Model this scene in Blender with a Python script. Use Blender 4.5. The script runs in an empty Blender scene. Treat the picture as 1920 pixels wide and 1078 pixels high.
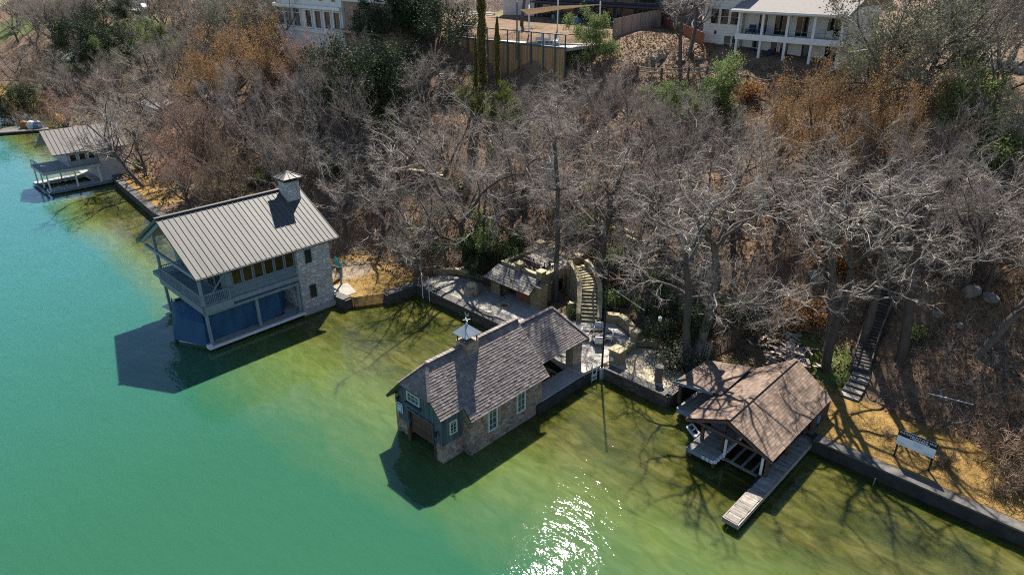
import bpy, math, random
import numpy as np
from mathutils import Vector, noise as mnoise
random.seed(7)
RNG = np.random.default_rng(11)
scene = bpy.context.scene
COL = scene.collection
rad = math.radians
# ------------------------------------------------------------------ frame of the place
# u runs along the shore (away to the left), v runs inland, z up from the water; the camera hovers over u=0, v=0
AZ = rad(44.0); FPX = 1290.0; PITCH = rad(25.5); HC = 30.0
Vd = (math.sin(AZ), math.cos(AZ)); Ud = (-math.cos(AZ), math.sin(AZ))
def W(u, v, z=0.0): return Vector((Ud[0]*u+Vd[0]*v, Ud[1]*u+Vd[1]*v, z))
def ray(px, py):
    a, b = (px-960)/FPX, (py-539)/FPX
    return Vector((a, math.cos(PITCH)-b*math.sin(PITCH), -math.sin(PITCH)-b*math.cos(PITCH)))
def to_uv(p): return (p.x*Ud[0]+p.y*Ud[1], p.x*Vd[0]+p.y*Vd[1])
def interp(x, xs, ys): return float(np.interp(x, xs, ys))
SH_U = [-120, 11.6, 12.2, 21.3, 21.5, 27.0, 27.4, 49.5, 49.9, 51.6, 60, 90, 110, 134, 158, 175, 230, 320]
SH_V = [41.5, 41.5, 42.0, 42.0, 38.9, 38.8, 38.1, 38.2, 34.6, 31.4, 30.4, 28.7, 30.6, 36.0, 37.0, 38.0, 30.0, 30.0]
def shore(u): return np.interp(u, SH_U, SH_V)
def terrain(u, v):
    u = np.asarray(u, float); v = np.asarray(v, float)
    d = v-shore(u)
    fw = np.interp(u, [-120, 0, 12, 20, 23, 27, 33, 37, 43, 48, 51.5, 58, 64, 80, 110, 140, 300], [5, 5.5, 6, 5.2, 5.6, 6.6, 6.4, 5.6, 5.4, 4.6, 9, 9, 5.5, 4.5, 4, 3, 3])
    k = np.interp(u, [-120, 60, 80, 110, 160, 300], [.5, .51, .57, .58, .5, .4])
    top = np.interp(u, [-120, 0, 30, 45, 90, 130, 160, 300], [17.6, 18.0, 18.8, 19.6, 19.9, 18.2, 17.0, 16.0])
    s = np.maximum(d-fw, 0)
    r = s*s/(s+2.0)*k+.03*s
    z = 1.0+top-np.logaddexp(0, (top-r)/1.2)*1.2
    w = np.clip(s/4, 0, 1)*np.clip((top+1-z)/3, .12, 1)
    z = z+w*(.45*np.sin(u*.43+1.7*np.sin(v*.31))+.35*np.sin(v*.71+u*.23+1.1)+.18*np.sin(u*1.3+v*.9)*np.sin(v*1.7))
    z = z-3.6*np.clip((u-55)/3, 0, 1)*np.clip((81-u)/3, 0, 1)*np.clip((v-56)/6, 0, 1)*np.clip((70.2-v)/.3, 0, 1)
    z = np.where(d < .12, -1.6, np.where(d < 14, np.maximum(z, .93), z))
    return z
def th(u, v): return float(terrain(u, v))
def ground(px, py, lift=0.0, tmax=400):
    d = ray(px, py); o = Vector((0, 0, HC)); t = 20.0; st = .5
    while t < tmax:
        p = o+d*t; u, v = to_uv(p)
        if p.z < max(th(u, v), 0)+lift: 
            for _ in range(12):
                t -= st; st *= .5
                while True:
                    p = o+d*t; u, v = to_uv(p)
                    if p.z < max(th(u, v), 0)+lift: break
                    t += st
            return u, v, th(u, v)
        t += st
    p = o+d*tmax; u, v = to_uv(p); return u, v, th(u, v)
def at_z(px, py, z):
    d = ray(px, py); return to_uv(Vector((0, 0, HC))+d*((z-HC)/d.z))
def at_v(px, py, v):
    d = ray(px, py); t = v/(d.x*Vd[0]+d.y*Vd[1]); p = Vector((0, 0, HC))+d*t
    return to_uv(p)[0], p.z
# ------------------------------------------------------------------ materials
def lin(c): return tuple(((x/12.92) if x <= .04045 else ((x+.055)/1.055)**2.4) for x in c)
class NT:
    def __init__(s, name):
        s.m = bpy.data.materials.new(name); s.m.use_nodes = True
        s.t = s.m.node_tree; s.t.nodes.clear()
        s.out = s.n('ShaderNodeOutputMaterial'); s.b = s.n('ShaderNodeBsdfPrincipled')
        s.l(s.b.outputs[0], s.out.inputs[0]); s.tc = s.n('ShaderNodeTexCoord')
    def n(s, t, **k):
        x = s.t.nodes.new(t)
        for a, b in k.items(): setattr(x, a, b)
        return x
    def l(s, a, b): s.t.links.new(a, b)
    def val(s, sock, v):
        if hasattr(v, 'is_output'): s.l(v, sock)
        else: sock.default_value = v
    def noise(s, scale, detail=4, rough=.6, vec=None, dist=0):
        x = s.n('ShaderNodeTexNoise'); x.inputs['Scale'].default_value = scale; x.inputs['Detail'].default_value = detail
        x.inputs['Roughness'].default_value = rough; x.inputs['Distortion'].default_value = dist
        s.l(vec or s.tc.outputs['Object'], x.inputs['Vector']); return x.outputs[0]
    def mapping(s, scale, rot=(0, 0, 0), src=None):
        x = s.n('ShaderNodeMapping'); x.inputs['Scale'].default_value = scale; x.inputs['Rotation'].default_value = rot
        s.l(src or s.tc.outputs['Object'], x.inputs['Vector']); return x.outputs[0]
    def ramp(s, fac, stops):
        x = s.n('ShaderNodeValToRGB'); e = x.color_ramp.elements
        while len(e) < len(stops): e.new(.5)
        for i, (p, c) in enumerate(stops):
            e[i].position = p; e[i].color = (*c, 1) if not isinstance(c, float) else (c, c, c, 1)
        s.l(fac, x.inputs[0]); return x.outputs[0]
    def mix(s, fac, a, b, mode='MIX'):
        x = s.n('ShaderNodeMix', data_type='RGBA', blend_type=mode)
        s.val(x.inputs[0], fac)
        for i, c in ((6, a), (7, b)):
            if isinstance(c, tuple): c = (*c[:3], 1)
            s.val(x.inputs[i], c)
        return x.outputs[2]
    def math(s, op, a, b=0.0, c=None):
        x = s.n('ShaderNodeMath', operation=op); s.val(x.inputs[0], a); s.val(x.inputs[1], b)
        if c is not None: s.val(x.inputs[2], c)
        return x.outputs[0]
    def attr(s, name):
        x = s.n('ShaderNodeAttribute', attribute_name=name); return x.outputs['Fac']
    def bump(s, h, strength=.4, dist=.05):
        x = s.n('ShaderNodeBump'); x.inputs['Strength'].default_value = strength; x.inputs['Distance'].default_value = dist
        s.l(h, x.inputs['Height']); s.l(x.outputs[0], s.b.inputs['Normal'])
    def rnd(s, col, amt):
        a = s.attr('rnd'); f = s.math('MULTIPLY_ADD', a, 2*amt, 1-amt)
        x = s.n('ShaderNodeVectorMath', operation='SCALE'); s.l(col, x.inputs[0]); s.l(f, x.inputs['Scale']); return x.outputs[0]
    def done(s, col, rough=.8, metal=0.0, spec=.4):
        s.val(s.b.inputs['Base Color'], col if not isinstance(col, tuple) else (*col[:3], 1))
        s.b.inputs['Roughness'].default_value = rough; s.b.inputs['Metallic'].default_value = metal
        s.b.inputs['Specular IOR Level'].default_value = spec
        return s.m
def simple(name, c1, c2=None, scale=3, rnd=.15, rough=.8, metal=0.0, bump=.3, spec=.4, stretch=None):
    t = NT(name); c2 = c2 or tuple(x*.72 for x in c1)
    vec = t.mapping(stretch) if stretch else None
    f = t.noise(scale, 5, .65, vec)
    col = t.mix(t.ramp(f, [(.32, 0.0), (.68, 1.0)]), c1, c2)
    if rnd: col = t.rnd(col, rnd)
    if bump: t.bump(f, bump, .03)
    return t.done(col, rough, metal, spec)
def stone(name, cols, mortar, scale=2.4, zs=1.6, joint=.06, rough=.85):
    t = NT(name); vec = t.mapping((1, 1, zs))
    wob = t.noise(3, 2); 
    vm = t.n('ShaderNodeVectorMath', operation='MULTIPLY_ADD'); 
    nn = t.n('ShaderNodeTexNoise'); nn.inputs['Scale'].default_value = 1.8; t.l(vec, nn.inputs['Vector'])
    vm.inputs[1].default_value = (.35, .35, .35); t.l(nn.outputs['Color'], vm.inputs[0]); t.l(vec, vm.inputs[2])
    vo = t.n('ShaderNodeTexVoronoi'); vo.inputs['Scale'].default_value = scale; t.l(vm.outputs[0], vo.inputs['Vector'])
    ve = t.n('ShaderNodeTexVoronoi', feature='DISTANCE_TO_EDGE'); ve.inputs['Scale'].default_value = scale; t.l(vm.outputs[0], ve.inputs['Vector'])
    sep = t.n('ShaderNodeSeparateColor'); t.l(vo.outputs['Color'], sep.inputs[0])
    n = len(cols); c = t.ramp(sep.outputs[0], [((i+.5)/n, cc) for i, cc in enumerate(cols)])
    g = t.noise(9, 4, .7); c = t.mix(t.math('MULTIPLY', g, .5), c, tuple(x*.45 for x in cols[0]))
    e = t.ramp(ve.outputs['Distance'], [(0.0, 0.0), (joint, 1.0)])
    col = t.mix(e, mortar, c)
    h = t.math('ADD', t.math('MULTIPLY', e, .8), t.math('MULTIPLY', g, .4)); t.bump(h, .8, .06)
    return t.done(col, rough, 0, .3)
M = {}
M['metal_roof'] = simple('metal_roof', (.108, .104, .096), (.066, .064, .06), 1.1, .06, .6, .15, .05, .4, stretch=(.16, 1.6, .16))
M['roof_rib'] = simple('roof_rib', (.095, .091, .085), None, 1, .05, .6, .15, .05)
M['siding'] = simple('siding', (.165, .215, .255), (.13, .17, .205), 2, .1, .7, 0, .2, stretch=(1, 1, 8))
M['timber'] = simple('timber', (.215, .265, .295), (.165, .205, .23), 3, .1, .7, stretch=(1, 1, .3))
M['deck_board'] = simple('deck_board', (.36, .35, .32), (.24, .23, .21), 2.5, .2, .8)
M['white_stone'] = stone('white_stone', [(.5, .51, .51), (.66, .65, .62), (.38, .39, .4), (.55, .43, .31), (.6, .6, .6), (.45, .45, .45)], (.28, .28, .275), 2.2, 1.7, .1)
M['brown_stone'] = stone('brown_stone', [(.32, .22, .14), (.16, .11, .085), (.4, .32, .22), (.24, .13, .09), (.36, .31, .26), (.13, .11, .1)], (.4, .37, .33), 2.1, 1.7, .09)
M['tan_stone'] = stone('tan_stone', [(.33, .26, .15), (.24, .19, .11), (.4, .33, .2), (.28, .23, .14)], (.22, .18, .11), 2.4, 2.0)
M['cap_stone'] = simple('cap_stone', (.42, .35, .21), (.3, .25, .15), 3, .15, .85)
M['dark_stone'] = stone('dark_stone', [(.1, .085, .07), (.06, .053, .046), (.13, .11, .09), (.075, .066, .055)], (.04, .037, .033), 1.5, 2.2, .06)
M['concrete'] = simple('concrete', (.32, .295, .25), (.21, .195, .165), 1.2, .1, .85)
M['pale_slab'] = simple('pale_slab', (.4, .37, .325), (.3, .275, .235), .9, .06, .8)
M['flagstone'] = stone('flagstone', [(.5, .42, .28), (.43, .36, .25), (.55, .47, .34), (.4, .34, .25)], (.3, .26, .19), 1.1, .2, .04)
M['seawall'] = simple('seawall', (.05, .047, .043), (.02, .02, .019), 1.4, .1, .85, bump=.6)
M['seawall_cap'] = simple('seawall_cap', (.13, .118, .105), (.06, .056, .052), 2.2, .12, .85)
def canvas():
    t = NT('blue_canvas'); f = t.noise(1.2, 3, .5, t.mapping((1, 1, .35)))
    t.bump(f, .9, .25); return t.done(t.mix(f, (.022, .075, .14), (.036, .1, .18)), .75, 0, .2)
M['canvas'] = canvas()
M['slate_shingle'] = simple('slate_shingle', (.21, .172, .156), (.14, .117, .109), .7, .3, .75)
M['brown_shingle'] = simple('brown_shingle', (.2, .138, .1), (.135, .093, .068), .8, .3, .85)
M['grey_shake'] = simple('grey_shake', (.24, .22, .19), (.14, .125, .11), .9, .4, .85)
M['comp_roof'] = simple('comp_roof', (.27, .245, .22), (.21, .19, .172), 4, .1, .9)
M['blue_wood'] = simple('blue_wood', (.095, .13, .15), (.03, .045, .055), 3, .35, .75, stretch=(2, 2, .25))
M['pale_frame'] = simple('pale_frame', (.5, .55, .5), (.4, .45, .42), 4, .05, .6)
M['rust_door'] = simple('rust_door', (.095, .05, .04), (.055, .03, .026), 2, .25, .6)
M['zinc'] = simple('zinc', (.5, .52, .52), (.36, .38, .39), 2, .1, .35, .6, .05)
M['dark_metal'] = simple('dark_metal', (.03, .03, .032), None, 3, .1, .5, .5, 0)
M['steel_post'] = simple('steel_post', (.1, .14, .17), None, 3, .05, .45, .4, 0)
M['weathered'] = simple('weathered', (.3, .27, .23), (.18, .155, .13), 3, .28, .85)
M['old_brown'] = simple('old_brown', (.1, .06, .045), (.06, .038, .03), 3, .2, .8)
M['white'] = simple('white', (.66, .67, .66), (.56, .57, .57), 2, .04, .6, 0, .05)
M['white_siding'] = simple('white_siding', (.6, .595, .575), (.54, .535, .52), 1.5, .05, .65, 0, .05)
M['grey_wall'] = simple('grey_wall', (.42, .42, .42), (.34, .34, .34), 1, .05, .8)
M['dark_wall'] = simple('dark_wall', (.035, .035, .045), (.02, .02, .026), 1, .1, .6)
M['tan_brick'] = stone('tan_brick', [(.36, .26, .18), (.28, .2, .14), (.42, .33, .24)], (.33, .27, .2), 3, 2)
M['rail_white'] = M['white']
M['bamboo'] = simple('bamboo', (.38, .235, .115), (.24, .15, .075), 2.0, .3, .75, stretch=(3, 3, .15))
M['wood_fence'] = simple('wood_fence', (.27, .2, .16), (.19, .14, .115), 2, .2, .85, stretch=(3, 3, .3))
M['red_wood'] = simple('red_wood', (.26, .095, .04), (.18, .06, .03), 2, .15, .7)
M['sail'] = simple('sail', (.8, .66, .5), (.76, .62, .46), 1, 0, .8)
M['tarp_green'] = simple('tarp_green', (.16, .24, .15), (.1, .16, .17), 1.2, .3, .6)
M['tarp_blue'] = simple('tarp_blue', (.12, .22, .36), None, 2, .05, .6)
M['navy'] = simple('navy', (.015, .04, .12), None, 2, .05, .8)
M['wicker'] = simple('wicker', (.4, .4, .38), None, 6, .1, .8)
M['cushion'] = simple('cushion', (.62, .64, .62), None, 3, .05, .85)
M['car_paint'] = simple('car_paint', (.6, .62, .65), (.58, .6, .63), 1, 0, .25, .3, 0)
M['rubber'] = simple('rubber', (.02, .02, .02), None, 2, 0, .8)
M['green_pot'] = simple('green_pot', (.25, .27, .05), None, 3, .1, .4)
M['soil'] = simple('soil', (.05, .035, .025), None, 5, .2, .95)
M['log'] = simple('log', (.14, .11, .085), (.08, .06, .05), 4, .2, .9)
M['rock'] = simple('rock', (.25, .225, .195), (.14, .125, .105), 1.5, .2, .9, bump=.8)
M['rubble_wood'] = simple('rubble_wood', (.56, .47, .38), (.33, .25, .19), 3, .4, .85)
M['turquoise'] = simple('turquoise', (.02, .36, .42), None, 2, .05, .4)
M['sign_black'] = simple('sign_black', (.012, .016, .022), None, 1, 0, .5, 0, 0)
M['sign_white'] = simple('sign_white', (.72, .76, .8), (.7, .74, .78), 1, 0, .5, 0, 0)
M['sign_grey'] = simple('sign_grey', (.35, .45, .55), None, 1, 0, .6, 0, 0)
M['sign_blue'] = simple('sign_blue', (.08, .2, .42), None, 1, 0, .5, 0, 0)
M['warm_cloth'] = simple('warm_cloth', (.5, .2, .05), (.4, .3, .25), 3, .4, .8)
def glass(name, c, rough=.06):
    t = NT(name); f = t.noise(.6, 2); 
    return t.done(t.mix(f, c, tuple(x*.4 for x in c)), rough, 0, .55)
M['glass'] = glass('glass', (.02, .025, .025)); M['amber_reflect_glass'] = glass('amber_reflect_glass', (.03, .02, .009)); M['green_glass'] = glass('green_glass', (.05, .1, .085))  # lodge panes have a brown-amber reflection painted into their base colour
def bark(name, c1, c2, tint=.18):
    t = NT(name); f = t.noise(5, 4, .7, t.mapping((1, 1, .3)))
    oi = t.n('ShaderNodeObjectInfo')
    col = t.mix(t.ramp(f, [(.3, 0.0), (.7, 1.0)]), c1, c2)
    col = t.rnd(col, .25)
    x = t.n('ShaderNodeVectorMath', operation='SCALE'); t.l(col, x.inputs[0]); t.l(t.math('MULTIPLY_ADD', oi.outputs['Random'], 2*tint, 1-tint), x.inputs['Scale'])
    t.bump(f, .5, .03); return t.done(x.outputs[0], .8, 0, .25)
M['bark_grey'] = bark('bark_grey', (.115, .097, .083), (.056, .046, .04))
M['twig_grey'] = bark('twig_grey', (.39, .34, .295), (.25, .212, .182))
M['twig_mauve'] = bark('twig_mauve', (.33, .28, .245), (.21, .17, .148))
M['twig_brown'] = bark('twig_brown', (.28, .2, .13), (.18, .125, .085))
M['twig_ash'] = bark('twig_ash', (.36, .315, .275), (.22, .185, .155))
M['bark_dark'] = bark('bark_dark', (.1, .085, .075), (.055, .047, .042))
def leaf(name, c1, c2, tr=.25, tint=.15):
    t = NT(name); oi = t.n('ShaderNodeObjectInfo'); a = t.attr('rnd')
    f = t.noise(.9, 3)
    col = t.mix(a, c1, c2); col = t.mix(t.math('MULTIPLY', f, .5), col, tuple(x*.4 for x in c1))
    x = t.n('ShaderNodeVectorMath', operation='SCALE'); t.l(col, x.inputs[0]); t.l(t.math('MULTIPLY_ADD', oi.outputs['Random'], 2*tint, 1-tint), x.inputs['Scale'])
    t.done(x.outputs[0], .7, 0, .12)
    tl = t.n('ShaderNodeBsdfTranslucent'); t.l(x.outputs[0], tl.inputs[0]); mx = t.n('ShaderNodeMixShader'); mx.inputs[0].default_value = tr
    t.l(t.b.outputs[0], mx.inputs[1]); t.l(tl.outputs[0], mx.inputs[2]); t.l(mx.outputs[0], t.out.inputs[0]); return t.m
M['leaf_rust'] = leaf('leaf_rust', (.42, .235, .085), (.29, .17, .075), .35)
M['leaf_red'] = leaf('leaf_red', (.36, .17, .1), (.25, .13, .09), .35)
M['leaf_dark'] = leaf('leaf_dark', (.026, .045, .02), (.05, .075, .03), .15)
M['leaf_green'] = leaf('leaf_green', (.13, .19, .05), (.24, .29, .12), .35)
M['leaf_sage'] = leaf('leaf_sage', (.13, .15, .08), (.2, .2, .14), .2)
M['leaf_lime'] = leaf('leaf_lime', (.16, .19, .03), (.1, .13, .025), .3)
M['leaf_cypress'] = leaf('leaf_cypress', (.15, .13, .04), (.22, .17, .06), .2)
M['leaf_orange'] = leaf('leaf_orange', (.38, .2, .055), (.28, .13, .045), .3)
M['litter'] = leaf('litter', (.2, .125, .075), (.34, .24, .16), .1)
M['straw'] = leaf('straw', (.36, .24, .085), (.44, .33, .15), .2)
def ground_mat():
    t = NT('hillside_ground'); n1 = t.noise(.35, 5, .65); n2 = t.noise(2.6, 6, .75); n3 = t.noise(11, 3, .7)
    base = t.mix(t.ramp(n1, [(.35, 0.0), (.62, 1.0)]), (.115, .075, .048), (.23, .148, .092))
    base = t.mix(t.ramp(n2, [(.45, 0.0), (.75, 1.0)]), base, (.32, .22, .15))
    base = t.mix(t.ramp(n3, [(.56, 0.0), (.75, .7)]), base, (.035, .026, .02))
    lawn = t.mix(t.ramp(n2, [(.3, 0.0), (.7, 1.0)]), (.39, .25, .08), (.2, .12, .045))
    lawn = t.mix(t.ramp(n1, [(.55, 0.0), (.75, .6)]), lawn, (.2, .125, .06))
    green = t.mix(n2, (.07, .115, .025), (.14, .17, .05))
    lw = t.math('MULTIPLY', t.attr('lawn'), 1.0); 
    lw = t.ramp(t.math('ADD', lw, t.math('MULTIPLY', t.math('SUBTRACT', n2, .5), .9)), [(.4, 0.0), (.6, 1.0)])
    gw = t.ramp(t.math('ADD', t.attr('green'), t.math('MULTIPLY', t.math('SUBTRACT', n2, .5), 1.2)), [(.42, 0.0), (.65, 1.0)])
    pw = t.ramp(t.math('ADD', t.attr('pale'), t.math('MULTIPLY', t.math('SUBTRACT', n2, .5), .8)), [(.42, 0.0), (.62, 1.0)])
    c = t.mix(lw, base, lawn); c = t.mix(pw, c, t.mix(n3, (.42, .34, .25), (.2, .15, .11))); c = t.mix(gw, c, green)
    t.bump(t.math('ADD', n2, t.math('MULTIPLY', n3, .6)), .9, .2); return t.done(c, .95, 0, .1)
def water_mat():
    t = NT('lake_water'); tc = t.tc.outputs['Object']
    d = t.attr('depth')
    n1 = t.noise(.35, 5, .6, t.mapping((.5, 1.1, 1), (0, 0, rad(20))), .6)
    n2 = t.noise(1.5, 4, .6, t.mapping((.35, 1, 1), (0, 0, rad(12))), .8)
    dd = t.math('ADD', d, t.math('MULTIPLY', t.math('SUBTRACT', n1, .5), .16))
    shallow = t.mix(t.ramp(n2, [(.36, 0.0), (.66, 1.0)]), (.044, .047, .007), (.1, .096, .025))
    shallow = t.mix(t.ramp(n1, [(.42, 0.0), (.62, .75)]), shallow, (.024, .033, .009))
    mid = t.mix(t.ramp(n2, [(.3, 0.0), (.7, 1.0)]), (.06, .09, .018), (.096, .13, .038))
    c = t.mix(t.ramp(dd, [(.3, 0.0), (.46, 1.0)]), shallow, mid)
    deep = t.mix(t.attr('sky_teal'), (.02, .088, .045), (.023, .112, .094))  # teal of the reflected sky is painted into the water colour towards the left
    c = t.mix(t.ramp(dd, [(.46, 0.0), (.74, 1.0)]), c, deep)
    rip = t.n('ShaderNodeTexNoise'); rip.inputs['Scale'].default_value = 1.5; rip.inputs['Detail'].default_value = 3; rip.inputs['Roughness'].default_value = .5
    t.l(t.mapping((.55, 1.25, 1), (0, 0, rad(-8))), rip.inputs['Vector'])
    big = t.noise(.45, 2, .5, t.mapping((.5, 1, 1), (0, 0, rad(15))))
    h = t.math('ADD', t.math('MULTIPLY', rip.outputs[0], .5), t.math('MULTIPLY_ADD', big, 1.1, t.math('MULTIPLY', t.noise(6.0, 2, .5, t.mapping((.5, 1.2, 1), (0, 0, rad(10)))), .1)))
    t.bump(h, .36, .16)
    t.done(c, .025, 0, .6); t.b.inputs['IOR'].default_value = 1.34
    t.b.subsurface_method = 'BURLEY'; t.b.inputs['Subsurface Weight'].default_value = .5; t.b.inputs['Subsurface Radius'].default_value = (.5, .9, .8); t.b.inputs['Subsurface Scale'].default_value = .55
    return t.m
M['ground'] = ground_mat(); M['water'] = water_mat()
# ------------------------------------------------------------------ mesh tools
class MB:
    """collects faces given in (u, v, z); kept as (-u, v, z), which is right-handed"""
    def __init__(s): s.v = []; s.f = []; s.r = []
    def add(s, pts, faces, rnd=None):
        o = len(s.v); s.v += [(-p[0], p[1], p[2]) for p in pts]; r = random.random() if rnd is None else rnd
        for f in faces: s.f.append(tuple(o+i for i in f)); s.r.append(r)
        return s
    def hexa(s, b, t, rnd=None):
        return s.add(list(b)+list(t), [(0, 1, 2, 3), (7, 6, 5, 4), (0, 4, 5, 1), (1, 5, 6, 2), (2, 6, 7, 3), (3, 7, 4, 0)], rnd)
    def box(s, u0, u1, v0, v1, z0, z1, rnd=None):
        q = [(u0, v0), (u1, v0), (u1, v1), (u0, v1)]
        return s.hexa([(a, b, z0) for a, b in q], [(a, b, z1) for a, b in q], rnd)
    def rbox(s, c, du, dv, dz, ang=0, rnd=None, tilt=0):
        ca, sa = math.cos(ang), math.sin(ang); q = []
        for a, b in ((-1, -1), (1, -1), (1, 1), (-1, 1)):
            x, y = a*du/2, b*dv/2; q.append((c[0]+x*ca-y*sa, c[1]+x*sa+y*ca, x*math.tan(tilt)))
        return s.hexa([(a, b, c[2]-dz/2+t) for a, b, t in q], [(a, b, c[2]+dz/2+t) for a, b, t in q], rnd)
    def beam(s, p, q, w, h=None, rnd=None):
        h = h or w; p = Vector(p); q = Vector(q); d = (q-p)
        if d.length < 1e-6: return s
        d.normalize(); up = Vector((0, 0, 1)) if abs(d.z) < .95 else Vector((0, 1, 0))
        a = d.cross(up).normalized()*w/2; b = a.cross(d).normalized()*h/2
        return s.hexa([p-a-b, p+a-b, p+a+b, p-a+b], [q-a-b, q+a-b, q+a+b, q-a+b], rnd)
    def tube(s, pts, rs, n=6, rnd=None):
        pts = [Vector(p) for p in pts]; k = len(pts)
        if not hasattr(rs, '__len__'): rs = [rs]*k
        vs = []
        for i, p in enumerate(pts):
            d = (pts[min(i+1, k-1)]-pts[max(i-1, 0)]).normalized()
            up = Vector((0, 0, 1)) if abs(d.z) < .9 else Vector((1, 0, 0))
            a = d.cross(up).normalized(); b = d.cross(a)
            for j in range(n):
                t = 2*math.pi*j/n; vs.append(p+(a*math.cos(t)+b*math.sin(t))*rs[i])
        fs = [(i*n+j, i*n+(j+1) % n, (i+1)*n+(j+1) % n, (i+1)*n+j) for i in range(k-1) for j in range(n)]
        fs += [tuple(range(n)), tuple(range((k-1)*n, k*n))[::-1]]
        return s.add(vs, fs, rnd)
    def prism(s, poly, z0, z1, rnd=None):
        n = len(poly); return s.add([(a, b, z0) for a, b in poly]+[(a, b, z1) for a, b in poly],
            [tuple(range(n)), tuple(range(n, 2*n))[::-1]]+[(i, n+i, n+(i+1) % n, (i+1) % n) for i in range(n)], rnd)
    def lathe(s, c, prof, n=12, rnd=None):
        vs = [(c[0]+r*math.cos(2*math.pi*j/n), c[1]+r*math.sin(2*math.pi*j/n), c[2]+z) for r, z in prof for j in range(n)]; k = len(prof)
        fs = [(i*n+j, i*n+(j+1) % n, (i+1)*n+(j+1) % n, (i+1)*n+j) for i in range(k-1) for j in range(n)]
        fs += [tuple(range(n)), tuple(range((k-1)*n, k*n))[::-1]]; return s.add(vs, fs, rnd)
    def slab(s, q, th_, rnd=None):
        q = [Vector(p) for p in q]; n = (q[1]-q[0]).cross(q[2]-q[0]).normalized()
        if n.z < 0: n = -n
        k = len(q); return s.add(q+[p-n*th_ for p in q], [tuple(range(k)), tuple(range(k, 2*k))[::-1]]+[(i, k+i, k+(i+1) % k, (i+1) % k) for i in range(k)], rnd)
    def wall(s, path, h0, h1, w, cap=None):
        """wall of width w along a polyline of (u, v[, dz])"""
        for a, b in zip(path[:-1], path[1:]):
            za = a[2] if len(a) > 2 else 0; zb = b[2] if len(b) > 2 else 0
            d = Vector((b[0]-a[0], b[1]-a[1])); L = d.length
            if L < 1e-5: continue
            d /= L; nx, ny = -d.y*w/2, d.x*w/2; ex, ey = d.x*w*.3, d.y*w*.3
            p = [(a[0]-nx-ex, a[1]-ny-ey), (a[0]+nx-ex, a[1]+ny-ey), (b[0]+nx+ex, b[1]+ny+ey), (b[0]-nx+ex, b[1]-ny+ey)]; zz = [za, za, zb, zb]
            s.hexa([(x, y, h0+z*0) for (x, y), z in zip(p, zz)], [(x, y, h1+z) for (x, y), z in zip(p, zz)])
        return s
    def build(s, name, mat, parent=None, org=(0, 0, 0), **props):
        m = bpy.data.meshes.new(name); o0 = (-org[0], org[1], org[2])
        m.from_pydata([(a-o0[0], b-o0[1], c-o0[2]) for a, b, c in s.v], [], s.f)
        at = m.attributes.new('rnd', 'FLOAT', 'FACE'); at.data.foreach_set('value', s.r)
        m.materials.append(M[mat] if isinstance(mat, str) else mat)
        return link(name, m, parent, org, **props)
ROTZ = math.atan2(-Ud[1], -Ud[0])
def link(name, mesh, parent=None, org=(0, 0, 0), **props):
    o = bpy.data.objects.new(name, mesh); COL.objects.link(o)
    if parent: o.parent = parent
    else: o.location = W(*org); o.rotation_euler = (0, 0, ROTZ)
    for k, x in props.items(): o[k] = x
    return o
class Thing:
    def __init__(s, name, label, cat, org, group=None):
        s.org = org; s.o = bpy.data.objects.new(name, None); COL.objects.link(s.o); s.o.empty_display_size = .3
        s.o.location = W(*org); s.o.rotation_euler = (0, 0, ROTZ); s.o['label'] = label; s.o['category'] = cat
        if group: s.o['group'] = group
    def p(s, name, mb, mat, parent=None, **props): return mb.build(name, mat, parent or s.o, s.org, **props)
def one(name, mb, mat, label, cat, org, group=None):
    o = mb.build(name, mat, None, org, label=label, category=cat)
    if group: o['group'] = group
    return o
def npmesh(name, verts, quads, mats, rnd, midx=None, smooth=False):
    m = bpy.data.meshes.new(name); nq, k = quads.shape
    m.vertices.add(len(verts)); m.vertices.foreach_set('co', verts.astype(np.float32).ravel())
    m.loops.add(nq*k); m.loops.foreach_set('vertex_index', quads.astype(np.int32).ravel())
    m.polygons.add(nq); m.polygons.foreach_set('loop_start', np.arange(0, nq*k, k, dtype=np.int32))
    for x in mats: m.materials.append(M[x])
    if midx is not None: m.polygons.foreach_set('material_index', midx.astype(np.int32))
    at = m.attributes.new('rnd', 'FLOAT', 'FACE'); at.data.foreach_set('value', rnd.astype(np.float32))
    m.update(calc_edges=True)
    return m
def shingles(mb, e0, e1, r1, r0, course=.26, w=.4, lift=.035):
    """overlapping shingles on the plane from eave e0-e1 up to ridge r0-r1"""
    e0, e1, r1, r0 = map(Vector, (e0, e1, r1, r0)); n = (e1-e0).cross(r0-e0)
    if n.length < 1e-6: n = (e1-e0).cross(r1-e0)
    n.normalize()
    if n.z < 0: n = -n
    rows = max(2, round(((r0+r1)/2-(e0+e1)/2).length/course))
    for i in range(rows):
        t0, t1 = i/rows, min(1, (i+1.25)/rows); a0, b0 = e0.lerp(r0, t0), e1.lerp(r1, t0); a1, b1 = e0.lerp(r0, t1), e1.lerp(r1, t1)
        L = (b0-a0).length; k = max(1, round(L/w)); off = random.random()*.6
        cuts = [0]+[min(.999, max(.001, (j+off*(.5 if j else 0)+random.uniform(-.12, .12))/k)) for j in range(1, k)]+[1]
        for s0, s1 in zip(cuts[:-1], cuts[1:]):
            if s1-s0 < .01/max(k, 1): continue
            g = .006/max(L, .1); l = lift*random.uniform(.75, 1.3)
            p = a0.lerp(b0, s0+g)+n*l; q = a0.lerp(b0, s1-g)+n*l; c = a1.lerp(b1, s1-g)+n*.004; d = a1.lerp(b1, s0+g)+n*.004
            mb.add([p, q, c, d, p-n*(l-.002), q-n*(l-.002)], [(0, 1, 2, 3), (0, 4, 5, 1)])
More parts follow.
